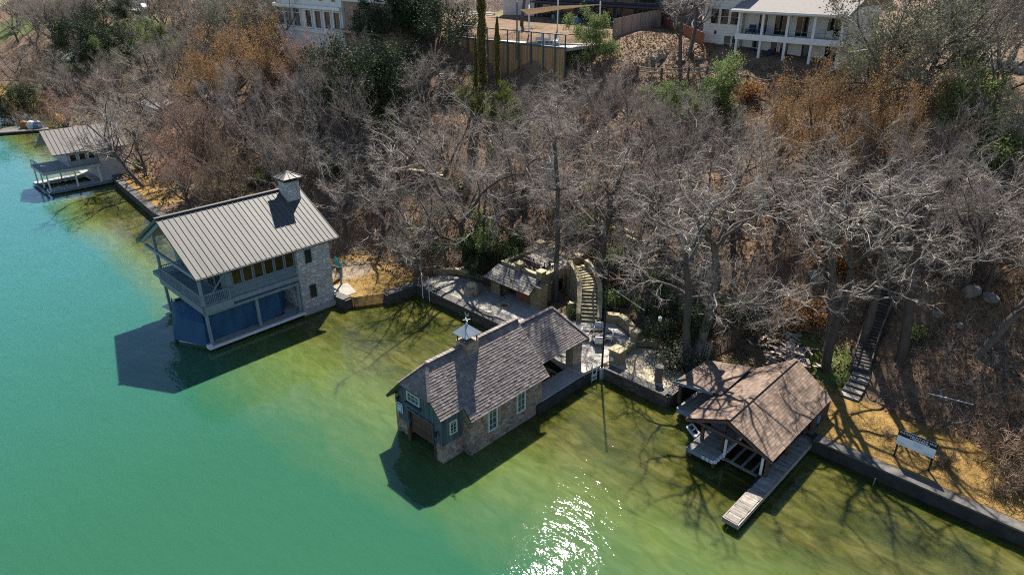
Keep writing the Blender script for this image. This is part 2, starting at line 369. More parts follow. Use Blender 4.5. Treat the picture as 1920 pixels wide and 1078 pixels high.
def seams(mb, e0, e1, r1, r0, step=.45, h=.05):
    e0, e1, r1, r0 = map(Vector, (e0, e1, r1, r0)); n = (e1-e0).cross(r0-e0).normalized()
    if n.z < 0: n = -n
    k = max(2, round((e1-e0).length/step))
    for i in range(k+1):
        a, b = e0.lerp(e1, i/k), r0.lerp(r1, i/k); mb.beam(a+n*h*.5, b+n*h*.5, .035, h)
def window(t, face, c0, c1, z0, z1, pl, nx=2, nz=2, frame='pale_frame', glass_='glass', fw=.07, dep=.08, parent=None, name='window', bar=.03):
    """face 'V' looks towards the lake (-v), 'U' towards -u; frame stands proud of the wall"""
    f = MB(); g = MB()
    def bx(m, a0, a1, d0, d1, b0, b1):
        if face == 'V': m.box(a0, a1, pl-d1, pl-d0, b0, b1)
        else: m.box(pl-d1, pl-d0, a0, a1, b0, b1)
    bx(f, c0, c1, -.02, dep, z0, z0+fw); bx(f, c0, c1, -.02, dep, z1-fw, z1)
    bx(f, c0, c0+fw, -.02, dep, z0+fw, z1-fw); bx(f, c1-fw, c1, -.02, dep, z0+fw, z1-fw)
    for i in range(1, nx): x = c0+(c1-c0)*i/nx; bx(f, x-bar/2, x+bar/2, .015, dep*.7, z0+fw, z1-fw)
    for i in range(1, nz): x = z0+(z1-z0)*i/nz; bx(f, c0+fw, c1-fw, .02, dep*.6, x-bar/2, x+bar/2)
    bx(g, c0+fw*.5, c1-fw*.5, .004, .02, z0+fw*.5, z1-fw*.5)
    fo = t.p(name, f, frame, parent); t.p('pane', g, glass_, fo); return fo
# ------------------------------------------------------------------ the setting: ground, water
def grid_mesh(name, us, ds, fn, mat, attrs):
    U, D = np.meshgrid(us, ds, indexing='ij'); Vv, Z = fn(U, D)
    co = np.stack([-U, Vv, Z], -1).reshape(-1, 3); n, k = len(us), len(ds)
    i, j = np.meshgrid(np.arange(n-1), np.arange(k-1), indexing='ij'); a = (i*k+j).ravel()
    q = np.stack([a, a+1, a+k+1, a+k], -1)
    m = npmesh(name, co, q, [mat], np.full(len(q), .5))
    for nm, f in attrs.items():
        at = m.attributes.new(nm, 'FLOAT', 'POINT'); at.data.foreach_set('value', f(U, Vv).astype(np.float32).ravel())
    m.polygons.foreach_set('use_smooth', [True]*len(m.polygons))
    return link(name, m, None, (0, 0, 0), kind='structure')
us = np.concatenate([np.arange(-60, 11, .8), np.arange(11, 70, .5), np.arange(70, 140, 1.2), np.arange(140, 330, 4)])
ds = np.concatenate([[-2.5, 0.05, .13, .3], np.arange(.7, 16, .5), np.arange(16, 52, 1), np.arange(52, 90, 3), np.arange(90, 330, 15)])
def blob(items):
    pts = []
    for px, py, r, w in items:
        u, v, z = ground(px, py); pts.append((u, v, r, w))
    def f(U, Vv):
        s = np.zeros_like(U)
        for u, v, r, w in pts: s += w*np.exp(-(((U-u)**2+(Vv-v)**2)/r**2))
        return s
    return f
pale_b = blob([(1270, 95, 3.5, .6), (1200, 112, 3, .5), (1850, 115, 6, .8), (1780, 150, 4, .5), (655, 505, 3.2, .9), (1360, 370, 3, .5), (1300, 560, 2.5, .35), (1470, 560, 3, .4), (1560, 590, 3, .4), (1235, 570, 2.5, .5), (480, 40, 6, .3)])
green_b = blob([(40, 40, 22, .6), (120, 20, 22, .6), (250, 60, 18, .55), (150, 110, 12, .6), (60, 150, 10, .5), (450, 40, 14, .5), (1530, 660, 3, .9), (1580, 690, 2.2, .7), (480, 350, 3.5, .9), (640, 560, 1.5, .5), (1850, 190, 5, .6), (1490, 800, 1.5, .5), (880, 30, 7, .9), (1000, 48, 6, .5), (930, 25, 6, .5), (230, 330, 4, .5), (1550, 430, 3, .4), (0, 222, 8, .6)])
def lawn_f(U, Vv):
    d = Vv-shore(U); r = np.where(U < 15, .92-np.clip((d-5.2)/2.5, 0, 1), 0)
    r = np.maximum(r, np.where((U > 50) & (U < 61), 1-np.clip((d-7.5)/2, 0, 1), 0))
    r = np.maximum(r, np.where((U > 92) & (U < 108), .8*(1-np.clip((d-4.5)/2, 0, 1)), 0))
    r = np.maximum(r, np.where((Vv > 80) & (U > 62) & (U < 110), .36, 0))
    return np.maximum(r, np.where(U > 150, .7*(1-np.clip((d-5)/3, 0, 1)), 0))
grid_mesh('ground', us, ds, lambda U, D: (shore(U)+D, terrain(U, shore(U)+D)), 'ground', {'lawn': lawn_f, 'green': green_b, 'pale': pale_b})
def reach(U): return np.interp(U, [48, 58, 66, 80], [30, 21, 15, 12])  # shorter on the left, so the painted sky teal begins near the bank
def smooth_shore(U): return np.interp(U, [-120, 5, 22, 30, 48, 56, 66, 80, 100, 134, 175, 330], [42, 42, 40, 38.5, 36.5, 32, 28.5, 27.5, 27.5, 32, 34, 26])
grid_mesh('water', np.arange(-90, 332, 1.5), np.arange(-110, 64, 1.5), lambda U, D: (D, D*0), 'water',
          {'depth': lambda U, Vv: np.clip((smooth_shore(U)-Vv)/reach(U), 0, 1), 'sky_teal': lambda U, Vv: np.clip((U-38)/45, 0, 1)})
lake_bed = MB(); lake_bed.box(-300, 500, -300, 500, -4, -3)
lake_bed.build('terrain', 'ground', None, (0, 0, 0), kind='structure')
def wall_thing(name, path, z0, z1, w, mat, capmat, label, cat, cap=.12, over=.1, group=None):
    t = Thing(name, label, cat, (path[0][0], path[0][1], 0), group)
    t.p('body', MB().wall(path, z0, z1-cap, w), mat)
    c = MB()
    for a, b in zip(path[:-1], path[1:]):
        d = math.hypot(b[0]-a[0], b[1]-a[1]); k = max(1, round(d/(2.6 if capmat == 'seawall_cap' else 1.1))); za = a[2] if len(a) > 2 else 0; zb = b[2] if len(b) > 2 else 0
        for i in range(k):
            f0, f1 = i/k+.006/d, (i+1)/k-.006/d; P = lambda f: (a[0]+(b[0]-a[0])*f, a[1]+(b[1]-a[1])*f)
            p, q = P(f0), P(f1); p, q = (*p, za+(zb-za)*f0), (*q, za+(zb-za)*f1); j = random.uniform(-.012, .012)
            dx, dy = (b[0]-a[0])/d, (b[1]-a[1])/d; nx, ny = -dy*(w/2+over), dx*(w/2+over)
            h = lambda pt, s, dz: (pt[0]+s*nx, pt[1]+s*ny, z1+pt[2]+dz+j)
            c.hexa([h(p, -1, -cap+.002), h(p, 1, -cap+.002), h(q, 1, -cap+.002), h(q, -1, -cap+.002)], [h(p, -1, 0), h(p, 1, 0), h(q, 1, 0), h(q, -1, 0)])
    t.p('coping', c, capmat); return t
wall_thing('seawall', [(-60, 41.15), (11.3, 41.15)], -1.5, 1.04, .6, 'seawall', 'seawall_cap', 'weathered grey seawall holding the dry lawn under the for-sale sign', 'seawall')
wall_thing('seawall', [(11.6, 41.75), (21.2, 41.75)], -1.5, 1.05, .6, 'seawall', 'seawall_cap', 'dark seawall hidden behind the brown shingled boat dock', 'seawall')
wall_thing('seawall', [(21.3, 41.4), (21.25, 38.55), (26.7, 38.45)], -1.5, 1.08, .6, 'dark_stone', 'seawall_cap', 'dark stone seawall edging the flagstone terrace with the green pot', 'seawall')
wall_thing('seawall', [(31.5, 37.85), (49.7, 37.95), (49.95, 34.4)], -1.5, 1.09, .7, 'dark_stone', 'seawall_cap', 'stained stone seawall along the patio below the stone pavilion', 'seawall')
wall_thing('seawall', [(51.75, 31.1), (60, 30.1), (90, 28.35), (110, 30.2)], -1.5, 1.08, .7, 'dark_stone', 'seawall_cap', 'long pale-topped seawall running from the grey lodge to the far boathouse', 'seawall')
wall_thing('seawall', [(110.3, 30.4), (134, 35.7), (158, 36.7)], -1.5, 1.1, .8, 'seawall', 'seawall_cap', 'dark seawall on the far bank beyond the white boathouse', 'seawall')
# paved areas
def paving(name, poly, z, mat, th_=.12): MB().prism(poly, z-th_, z).build(name, mat, None, (poly[0][0], poly[0][1], 0), kind='structure')
circ = [(31.3, 37.9), (27.3, 38.45)] + [(29.6+2.9*math.cos(a), 41.2+3.0*math.sin(a)) for a in np.linspace(rad(218), rad(30), 14)][2:] + [(32.6, 43.6), (33.2, 41.5)]
paving('pavement', [(27.25, 38.3), (27.0, 40.4), (27.2, 42.0), (27.9, 43.2), (29.0, 44.1), (30.6, 44.6), (32.0, 44.0), (33.2, 43.0), (34.0, 41.5), (33.9, 37.4), (29.1, 36.2), (27.5, 36.3)], 1.045, 'pale_slab', .5)
paving('pavement', [(21.6, 38.8), (26.95, 38.75), (26.95, 42.4), (25.2, 43.6), (22.6, 42.5), (21.6, 41.6)], 1.07, 'flagstone', .3)
paving('pavement', [(33.95, 38.0), (40.6, 38.05), (40.9, 41.5), (42.6, 42.6), (38, 43), (34.05, 42.8)], 1.065, 'pale_slab', .3)
paving('pavement', [(40.65, 38.05), (49.6, 38.2), (49.6, 41.0), (46, 42.2), (42.5, 42.4), (40.95, 41.4)], 1.06, 'concrete', .3)
# ------------------------------------------------------------------ the grey lodge with the metal roof
H = Thing('lake_lodge', 'tall grey lodge on the water with standing-seam metal roof and stone tower', 'boathouse', (53.2, 18.7, 0))
RZ, EZ = 10.3, 6.75
rf = MB(); rf.slab([(53.1, 18.4, EZ), (53.1, 31.8, EZ), (59.5, 31.8, RZ), (59.5, 18.4, RZ)], .2); rf.slab([(65.9, 18.4, EZ), (65.9, 31.8, EZ), (59.51, 31.8, RZ), (59.51, 18.4, RZ)], .2)
ro = H.p('roof', rf, 'metal_roof')
sm = MB(); seams(sm, (53.1, 18.42, EZ), (53.1, 31.78, EZ), (59.5, 31.78, RZ), (59.5, 18.42, RZ), .47, .045); seams(sm, (65.9, 18.42, EZ), (65.9, 31.78, EZ), (59.5, 31.78, RZ), (59.5, 18.42, RZ), .47, .045)
H.p('seam', sm, 'roof_rib', ro)
H.p('ridge_cap', MB().beam((59.5, 18.38, RZ+.06), (59.5, 31.82, RZ+.06), .32, .07), 'roof_rib', ro)
H.p('gutter', MB().tube([(53.02, 18.4, EZ-.1), (53.02, 31.8, EZ-.1)], .075, 6), 'roof_rib', ro)
body = MB(); zr = lambda u: RZ-.26-abs(u-59.5)*(RZ-EZ)/6.4
body.box(53.7, 53.9, 21.0, 27.38, 3.45, EZ-.1); body.box(64.3, 64.5, 21, 30.6, .6, EZ-.1)
def gable(mb, v, th_, u0, u1, zb, zf=zr): mb.add([(u0, v, zb), (u1, v, zb), (u1, v, zf(u1)), (59.5, v, zf(59.5)), (u0, v, zf(u0))]+[(u0, v+th_, zb), (u1, v+th_, zb), (u1, v+th_, zf(u1)), (59.5, v+th_, zf(59.5)), (u0, v+th_, zf(u0))],
    [(0, 1, 2, 3, 4), (9, 8, 7, 6, 5), (0, 5, 6, 1), (1, 6, 7, 2), (2, 7, 8, 3), (3, 8, 9, 4), (4, 9, 5, 0)])
gable(body, 21.0, .2, 53.92, 64.3, 3.45); gable(body, 30.4, .2, 57.2, 64.3, .6); H.p('wall', body, 'siding')
for i in range(8): pass
sb = MB()
for z in np.arange(3.55, 5.0, .17): sb.box(53.66, 53.7, 21.0, 27.36, z, z+.15)
H.p('cladding', sb, 'siding')
for i in range(6): window(H, 'U', 21.5+i*.985, 21.5+i*.985+.87, 5.02, 6.5, 53.7, 1, 1, 'siding', 'amber_reflect_glass')
for a in (54.6, 56.2, 60.2, 61.8): window(H, 'V', a, a+1.4, 4.1, 6.3, 21.0, 2, 1, 'timber', 'glass', name='glass_door')
tw = MB(); tw.box(53.2, 57.2, 27.4, 30.7, -.5, EZ-.12); to = H.p('tower', tw, 'white_stone')
window(H, 'U', 28.15, 28.8, 5.1, 6.4, 53.2, 1, 1, 'steel_post', 'glass', .05, parent=to); window(H, 'U', 28.2, 28.85, 1.6, 2.9, 53.2, 1, 1, 'steel_post', 'glass', .05, parent=to)
H.p('downpipe', MB().tube([(53.1, 30.75, .5), (53.1, 30.75, 1.5)], .1, 6), 'white')
ch = MB(); ch.box(57.95, 59.3, 29.75, 31.15, 8.2, 11.3); co = H.p('chimney', ch, 'white_stone')
cc = MB(); [cc.box(a, a+.1, b, b+.1, 11.3, 11.65) for a in (58.0, 59.15) for b in (29.8, 31.0)]; cc.box(57.9, 59.35, 29.7, 31.2, 11.25, 11.36)
ap = (58.62, 30.45, 12.15); k = [(57.6, 29.4), (59.65, 29.4), (59.65, 31.5), (57.6, 31.5)]
for a, b in zip(k, k[1:]+k[:1]): cc.add([(*a, 11.65), (*b, 11.65), ap], [(0, 1, 2)]); [cc.beam((a[0]+(b[0]-a[0])*f, a[1]+(b[1]-a[1])*f, 11.67), (ap[0], ap[1], ap[2]+.02), .05) for f in (0, .33, .66)]
cc.add([(*p, 11.65) for p in k], [(0, 1, 2, 3)])
H.p('chimney_cap', cc, 'metal_roof', co)
dk = MB(); dk.box(53.5, 64.3, 18.7, 30.4, 3.62, 4.0); dk.box(53.35, 53.5, 18.55, 21.2, 3.42, 4.04); dk.box(53.35, 62.3, 18.52, 18.7, 3.42, 4.04); dk.box(62.15, 62.3, 18.7, 21, 3.42, 4.04)
H.p('balcony', dk, 'timber')
rl = MB()
def railing(mb, a, b, z0, z1, step=.15, w=.07, posts=1.8):
    a, b = Vector(a), Vector(b); L = (b-a).length; mb.beam((a.x, a.y, z1), (b.x, b.y, z1), w*1.6, w); mb.beam((a.x, a.y, z0+.1), (b.x, b.y, z0+.1), w, w)
    for i in range(int(L/step)+1): p = a.lerp(b, min(1, i*step/L)); mb.box(p.x-.016, p.x+.016, p.y-.016, p.y+.016, z0+.1, z1)
    for i in range(max(1, round(L/posts))+1): p = a.lerp(b, i/max(1, round(L/posts))); mb.box(p.x-w*.7, p.x+w*.7, p.y-w*.7, p.y+w*.7, z0, z1+.03)
railing(rl, (53.45, 18.75), (53.45, 21.0), 4.04, 5.05); railing(rl, (53.6, 18.62), (62.1, 18.62), 4.04, 5.05); railing(rl, (62.2, 18.75), (62.2, 21), 4.04, 5.05)
H.p('railing', rl, 'timber')
for a, b, z0, z1 in [(53.55, 18.75, 4.04, 6.62), (62.05, 18.75, 4.04, 8.4), (53.55, 18.8, .6, 3.42), (62.05, 18.8, .6, 3.42), (53.5, 23.2, .6, 3.45), (53.55, 27.2, .6, 3.45)]:
    H.p('post', MB().box(a-.11, a+.11, b-.11, b+.11, z0, z1), 'timber')
H.p('tie_beam', MB().beam((53.4, 18.72, 6.5), (64.5, 18.72, 6.5), .2, .28).beam((53.6, 18.7, 6.5), (59.5, 18.7, 9.85), .16, .3).beam((65.2, 18.7, 6.65), (59.5, 18.7, 9.85), .16, .3).beam((53.6, 18.9, 4.2), (53.6, 20.9, 6.3), .08), 'timber')
H.p('beam', MB().box(53.4, 53.62, 18.6, 27.38, 3.2, 3.44), 'timber')
H.p('brace', MB().beam((53.55, 26.0, 3.3), (53.55, 27.3, 2.3), .1).beam((54.2, 26.3, 3.3), (54.2, 27.3, 2.3), .1), 'timber')
ld = MB(); ld.box(53.1, 54.0, 18.5, 27.4, .35, .58); ld.box(54.0, 61.5, 26.0, 30.5, .35, .575); ld.box(61.5, 63.4, 18.9, 30.4, .35, .58); ld.box(53.0, 53.15, 27.4, 31.0, .2, .62); H.p('dock', ld, 'deck_board')
fe = MB(); fe.box(52.98, 53.09, 18.35, 27.4, .3, .52); fe.box(53.0, 53.9, 18.36, 18.49, .3, .52); fe.rbox((53.2, 18.45, .5), .5, .4, .25); H.p('bumper', fe, 'white')
pl = MB(); [pl.tube([(a, b, -1.5), (a, b, .36)], .13, 6) for a, b in ((53.5, 18.9), (53.5, 22.5), (53.5, 26), (62, 19.2), (62, 24))]; H.p('piling', pl, 'old_brown')
def drape(p0, p1, z0, z1, n=34, amp=.12):
    mb = MB(); P = []
    for i in range(n+1):
        f = i/n; w = amp*math.sin(f*n*.9)*math.sin(f*9+1); u = p0[0]+(p1[0]-p0[0])*f; v = p0[1]+(p1[1]-p0[1])*f
        nx, ny = p1[1]-p0[1], -(p1[0]-p0[0]); L = math.hypot(nx, ny); nx /= L; ny /= L
        for k in range(5): a = w*(1-.22*k)+.05*math.sin(k*1.7+f*13); P.append((u+nx*a, v+ny*a, z1+(z0-z1)*k/4-(.08*math.sin(f*math.pi*4)**2 if k == 0 else 0)))
    mb.add(P, [(i*5+k, i*5+k+1, i*5+k+6, i*5+k+5) for i in range(n) for k in range(4)]); return mb
cu = drape((54.05, 19.0), (54.05, 25.6), .6, 3.42); cu2 = drape((54.05, 25.6), (55.2, 26.6), .6, 3.42, 8)
H.p('curtain', cu, 'canvas'); H.p('curtain', cu2, 'canvas')
B = Thing('covered_boat', 'boat bow under a boxy blue cover poking out of the lodge slip', 'boat', (56, 18, 0))
bc = MB(); base = [(53.75, 18.35), (57.0, 16.95), (60.3, 18.1), (60.4, 20.4), (54.2, 20.4)]; topc = [(53.95, 18.6), (56.95, 17.5), (59.9, 18.4), (59.9, 20.2), (54.3, 20.2)]
N = len(base); bc.add([(*p, .35) for p in base]+[(*p, 2.35) for p in topc]+[(56.9, 19.6, 3.1)], [(i, (i+1) % N, N+(i+1) % N, N+i) for i in range(N)]+[(N+i, N+(i+1) % N, 2*N) for i in range(N)])
B.p('cover', bc, 'canvas'); B.p('hull', MB().prism([(54.2, 18.7), (57, 17.3), (59.9, 18.4), (59.9, 24), (54.3, 24)], -.2, .34), 'white')
B2 = Thing('jet_ski', 'small white jet ski with raised nose on the float beside the lodge', 'jet ski', (62.6, 19.5, .58))
j = MB(); j.add([(62.2, 18.7, .62), (63.0, 18.7, .62), (63.05, 20.6, .62), (62.15, 20.6, .62), (62.6, 18.2, 1.05), (62.95, 19.4, 1.1), (62.95, 20.6, .95), (62.25, 20.6, .95), (62.25, 19.4, 1.1)], [(0, 1, 2, 3), (0, 4, 1), (1, 4, 5), (1, 5, 6, 2), (2, 6, 7, 3), (3, 7, 8, 0), (0, 8, 4), (4, 8, 5), (5, 8, 7, 6)])
B2.p('hull', j, 'white'); B2.p('seat', MB().rbox((62.6, 20.0, 1.2), .35, 1.0, .25), 'dark_metal'); B2.p('handlebar', MB().tube([(62.3, 19.3, 1.5), (62.6, 19.2, 1.4), (62.9, 19.3, 1.5)], .04).tube([(62.6, 19.2, 1.05), (62.6, 19.2, 1.4)], .06), 'dark_metal')
S = Thing('lean_to', 'small metal lean-to roof on posts at the landward end of the lodge', 'shed', (55, 31, 0))
sr = MB(); sr.slab([(54.6, 32.7, 2.75), (58.4, 32.7, 2.75), (58.4, 30.9, 3.7), (54.6, 30.9, 3.7)], .1); so = S.p('roof', sr, 'metal_roof'); sm = MB(); seams(sm, (54.6, 32.7, 2.75), (58.4, 32.7, 2.75), (58.4, 30.9, 3.7), (54.6, 30.9, 3.7), .47); S.p('seam', sm, 'roof_rib', so)
for a in (54.8, 58.2): S.p('post', MB().box(a-.07, a+.07, 32.45, 32.59, .9, 2.68), 'weathered')
paving('path', [(52.3, 30.75), (52.2, 32.5), (54.6, 33.1), (55.4, 31.0)], 1.06, 'concrete', .8)
K = Thing('kayak', 'turquoise kayak leaning upright by the lodge lean-to', 'kayak', (56.6, 33.3, 1))
kk = MB(); kk.tube([(56.2, 33.5, 1.0), (56.3, 33.45, 1.5), (56.4, 33.35, 2.2), (56.5, 33.25, 2.9), (56.55, 33.2, 3.3)], [.04, .22, .29, .2, .03], 8); K.p('hull', kk, 'turquoise'); K.p('cockpit', MB().rbox((56.25, 33.1, 2.1), .3, .1, .6), 'dark_metal')
# ------------------------------------------------------------------ the stone boathouse with the shingle roof
H = Thing('stone_boathouse', 'long brown-stone boathouse with wavy shingle roof and blue weathered wood front', 'boathouse', (27.5, 22.7, 0))
UR, ZR, SL = 30.4, 6.45, 1.07
zu = lambda u: ZR-abs(u-UR)*SL
sh = MB(); c = dict(course=.19, w=.3)
shingles(sh, (27.15, 24.35, zu(27.15)), (27.15, 32.0, zu(27.15)), (UR, 32.0, ZR), (UR, 24.35, ZR), **c)
shingles(sh, (27.85, 22.35, zu(27.85)), (27.85, 24.35, zu(27.85)), (28.8, 24.35, zu(28.8)), (28.8, 22.35, zu(28.8)), **c)
shingles(sh, (28.8, 22.35, zu(28.8)), (28.8, 24.35, zu(28.8)), (UR, 24.35, ZR), (UR, 23.5, ZR), **c)
shingles(sh, (33.7, 22.35, zu(33.7)), (33.7, 32, zu(33.7)), (32.0, 32, zu(32.0)), (32.0, 22.35, zu(32.0)), **c)
shingles(sh, (32.0, 22.35, zu(32)), (32.0, 32, zu(32)), (UR, 32, ZR), (UR, 23.5, ZR), **c)
shingles(sh, (28.8, 22.3, zu(28.8)), (32.0, 22.3, zu(32.0)), (UR, 23.5, ZR), (UR, 23.5, ZR), **c)
ro = H.p('roof', sh, 'slate_shingle')
ud = MB(); e = .03
ud.slab([(27.2, 24.4, zu(27.2)-e), (27.2, 31.97, zu(27.2)-e), (UR, 31.97, ZR-e), (UR, 24.4, ZR-e)], .14); ud.slab([(27.9, 22.4, zu(27.9)-e), (27.9, 24.4, zu(27.9)-e), (UR, 24.4, ZR-e), (UR, 23.5, ZR-e), (28.8, 22.4, zu(28.8)-e)], .14)
ud.slab([(33.65, 22.4, zu(33.65)-e), (33.65, 31.97, zu(33.65)-e), (UR+.01, 31.97, ZR-e), (UR+.01, 23.5, ZR-e), (32, 22.4, zu(32)-e)], .14); ud.slab([(28.8, 22.36, zu(28.8)-e), (32, 22.36, zu(32)-e), (UR, 23.5, ZR-e)], .1)
H.p('roof_deck', ud, 'old_brown', ro)
rc = MB()
for i in range(30): a = 23.5+i*.285; rc.beam((UR, a, ZR+.07+random.uniform(0, .015)), (UR, a+.3, ZR+.05), .3, .05)
for i in range(9):
    f0, f1 = i/9, (i+1.15)/9
    for ue in (28.8, 32.0): p = Vector((ue, 22.3, zu(ue)+.05)).lerp(Vector((UR, 23.5, ZR+.06)), f0); q = Vector((ue, 22.3, zu(ue)+.05)).lerp(Vector((UR, 23.5, ZR+.06)), f1); rc.beam(p, q, .22, .05)
H.p('ridge_cap', rc, 'slate_shingle', ro)
st = MB(); st.box(27.5, 27.85, 24.5, 31.6, -.6, 3.12); st.box(27.85, 28.6, 24.5, 24.85, -.6, 3.6); st.box(33.0, 33.35, 22.9, 31.6, -.6, 3.1)
st.box(28.2, 28.5, 22.7, 24.5, -.6, 1.42); st.box(28.5, 28.95, 22.7, 23.2, -.6, 1.42); st.box(31.9, 32.75, 22.75, 23.3, .35, 1.5)
n = zu; st.add([(27.85, 31.3, .6), (33.0, 31.3, .6), (33.0, 31.3, n(33)-.25), (UR, 31.3, ZR-.25), (27.85, 31.3, n(27.85)-.25)], [(0, 1, 2, 3, 4)])
H.p('wall', st, 'brown_stone')
def boards(mb, u0, u1, zlo, ztop, v, w=.2, holes=()):
    k = max(1, round((u1-u0)/w)); s = (u1-u0)/k
    for i in range(k):
        a, b = u0+i*s+.006, u0+(i+1)*s-.006; m = (a+b)/2; segs = [(zlo, None)]
        z0s = [(zlo, ztop(m))]
        for h0, h1, g0, g1 in holes:
            if h0 < m < h1: z0s = [x for s0, s1 in z0s for x in ((s0, min(s1, g0)), (max(s0, g1), s1)) if x[1]-x[0] > .02]
        d = random.uniform(0, .025)
        for s0, s1 in z0s: mb.box(a, b, v-d, v+.1, s0, s1)
wd = MB(); boards(wd, 28.2, 32.75, 1.42, lambda u: min(zu(u)-.2, zu(28.8)-.22), 22.7, .19, [(29.1, 31.6, 0, 2.7), (30.25, 31.6, 3.45, 4.28)])
for i in range(9): a = 22.72+i*.195; wd.box(28.17-random.uniform(0, .02), 28.3, a, a+.185, 1.42, 2.0 if 2 < i < 6 else zu(28.2)-.2); 
for i in (3, 4, 5): a = 22.72+i*.195; wd.box(28.17, 28.3, a, a+.185, 3.05, zu(28.2)-.2)
wd.box(29.0, 29.1, 22.62, 22.72, 1.2, 2.78); wd.box(31.6, 31.7, 22.62, 22.72, 1.2, 2.78); wd.box(29.0, 31.7, 22.6, 22.7, 2.7, 2.85)
H.p('wood_front', wd, 'blue_wood')
dr = MB(); [dr.box(29.11, 31.59, 22.86, 22.92+.02*(i % 2), .85+i*.23, .85+i*.23+.22) for i in range(8)]; H.p('boat_door', dr, 'rust_door')
window(H, 'V', 30.28, 31.56, 3.5, 4.26, 22.68, 3, 2, 'pale_frame', 'green_glass', .09, .1); window(H, 'U', 23.3, 23.95, 2.02, 3.04, 28.17, 2, 4, 'pale_frame', 'glass', .1, .08)
H.p('window_box', MB().box(30.15, 31.7, 22.4, 22.66, 3.22, 3.42), 'blue_wood')
window(H, 'U', 26.1, 27.0, 1.05, 3.03, 27.5, 2, 4, 'pale_frame', 'green_glass', .12, .1); window(H, 'U', 28.9, 29.8, 1.12, 3.05, 27.5, 2, 4, 'pale_frame', 'green_glass', .12, .1)
pl = MB(); [pl.tube([(a, b, -1.5), (a, b, zt)], .14, 7) for a, b, zt in ((28.95, 22.75, 1.5), (32.3, 22.9, .5), (32.7, 23.6, .5), (31.8, 22.8, 1.2))]; H.p('piling', pl, 'old_brown')
sg = H.p('notice_board', MB().box(32.15, 32.75, 22.58, 22.62, 2.1, 2.85), 'sign_white'); H.p('panel', MB().box(32.2, 32.7, 22.565, 22.578, 2.14, 2.81), 'sign_blue', sg)
mk = MB(); [mk.box(32.26, 32.64, 22.557, 22.564, z, z+.09) for z in (2.58, 2.4, 2.24)]; H.p('lettering', mk, 'sign_white', sg)
for a, b, z in ((28.6, 22.5, 2.2), (32.5, 22.5, 3.1)): H.p('wall_lamp', MB().lathe((a, b, z), [(.02, .3), (.14, .18), (.1, .16), (.08, -.1), (.02, -.14)], 8).beam((a, b, z+.25), (a, b+.2, z+.25), .04), 'dark_metal')
cu = MB(); cu.box(29.85, 30.95, 26.55, 27.65, 5.4, 6.72); co = H.p('cupola', cu, 'brown_stone')
cp = MB(); [cp.box(a, a+.07, b, b+.07, 6.72, 7.3) for a in (29.9, 30.83) for b in (26.6, 27.53)]; cp.box(30.2, 30.6, 26.9, 27.3, 6.72, 7.0); H.p('post', cp, 'old_brown', co)
cr = MB(); ap = (30.4, 27.1, 7.95); k = [(29.68, 26.38), (31.12, 26.38), (31.12, 27.82), (29.68, 27.82)]
for a, b in zip(k, k[1:]+k[:1]): cr.add([(*a, 7.28), (*b, 7.28), ap], [(0, 1, 2)])
cr.add([(*p, 7.28) for p in k], [(0, 1, 2, 3)]); cr.lathe((30.4, 27.1, 7.9), [(.1, 0), (.06, .15), (.02, .2)], 8); H.p('cupola_roof', cr, 'zinc', co)
wv = MB(); wv.tube([(30.4, 27.1, 7.9), (30.4, 27.1, 8.55)], .02, 5).beam((30.15, 26.95, 8.25), (30.65, 27.25, 8.25), .025).beam((30.25, 27.3, 8.25), (30.55, 26.9, 8.25), .025); wv.add([(30.2, 27.1, 8.55), (30.45, 27.1, 8.5), (30.62, 27.1, 8.72), (30.5, 27.1, 8.75), (30.42, 27.1, 8.62), (30.3, 27.1, 8.68), (30.2, 27.1, 8.8)]+[(30.2, 27.13, 8.55), (30.45, 27.13, 8.5), (30.62, 27.13, 8.72), (30.5, 27.13, 8.75), (30.42, 27.13, 8.62), (30.3, 27.13, 8.68), (30.2, 27.13, 8.8)], [(0, 1, 2, 3, 4, 5, 6), (13, 12, 11, 10, 9, 8, 7)])
H.p('weather_vane', wv, 'zinc', co)
# breezeway behind it
H = Thing('breezeway', 'lower hipped shingle roof on stone piers joining the stone boathouse to the terrace', 'pavilion', (28.3, 32, 0))
U2, Z2, E2 = 30.9, 5.5, 3.25; ul, ur = 33.5, 28.3; s2 = MB()
shingles(s2, (ur, 31.5, E2), (ur, 38.0, E2), (U2, 36.5, Z2), (U2, 31.5, Z2), **c); shingles(s2, (ul, 31.5, E2), (ul, 38.0, E2), (U2, 36.5, Z2), (U2, 31.5, Z2), **c); shingles(s2, (ur, 38.0, E2), (ul, 38.0, E2), (U2, 36.5, Z2), (U2, 36.5, Z2), **c)
ro = H.p('roof', s2, 'slate_shingle'); ud = MB(); e = .03
ud.slab([(ur+.05, 31.6, E2-e), (ur+.05, 37.95, E2-e), (U2, 36.5, Z2-e), (U2, 31.6, Z2-e)], .13); ud.slab([(ul-.05, 31.6, E2-e), (ul-.05, 37.95, E2-e), (U2, 36.5, Z2-e), (U2, 31.6, Z2-e)], .13); ud.slab([(ur+.05, 37.95, E2-e), (ul-.05, 37.95, E2-e), (U2, 36.5, Z2-e)], .13); H.p('roof_deck', ud, 'old_brown', ro)
rc = MB()
for i in range(17): a = 31.6+i*.29; rc.beam((U2, a, Z2+.06), (U2, a+.3, Z2+.045), .26, .045)
for ue in (ur, ul):
    for i in range(11): p = Vector((ue, 38.0, E2+.04)).lerp(Vector((U2, 36.5, Z2+.05)), i/11); q = Vector((ue, 38, E2+.04)).lerp(Vector((U2, 36.5, Z2+.05)), (i+1.15)/11); rc.beam(p, q, .22, .045)
H.p('ridge_cap', rc, 'slate_shingle', ro)
for a, b in ((28.65, 36.55), (32.5, 36.6)): H.p('pier', MB().box(a, a+.75, b, b+1.05, .7, E2+.02), 'brown_stone')
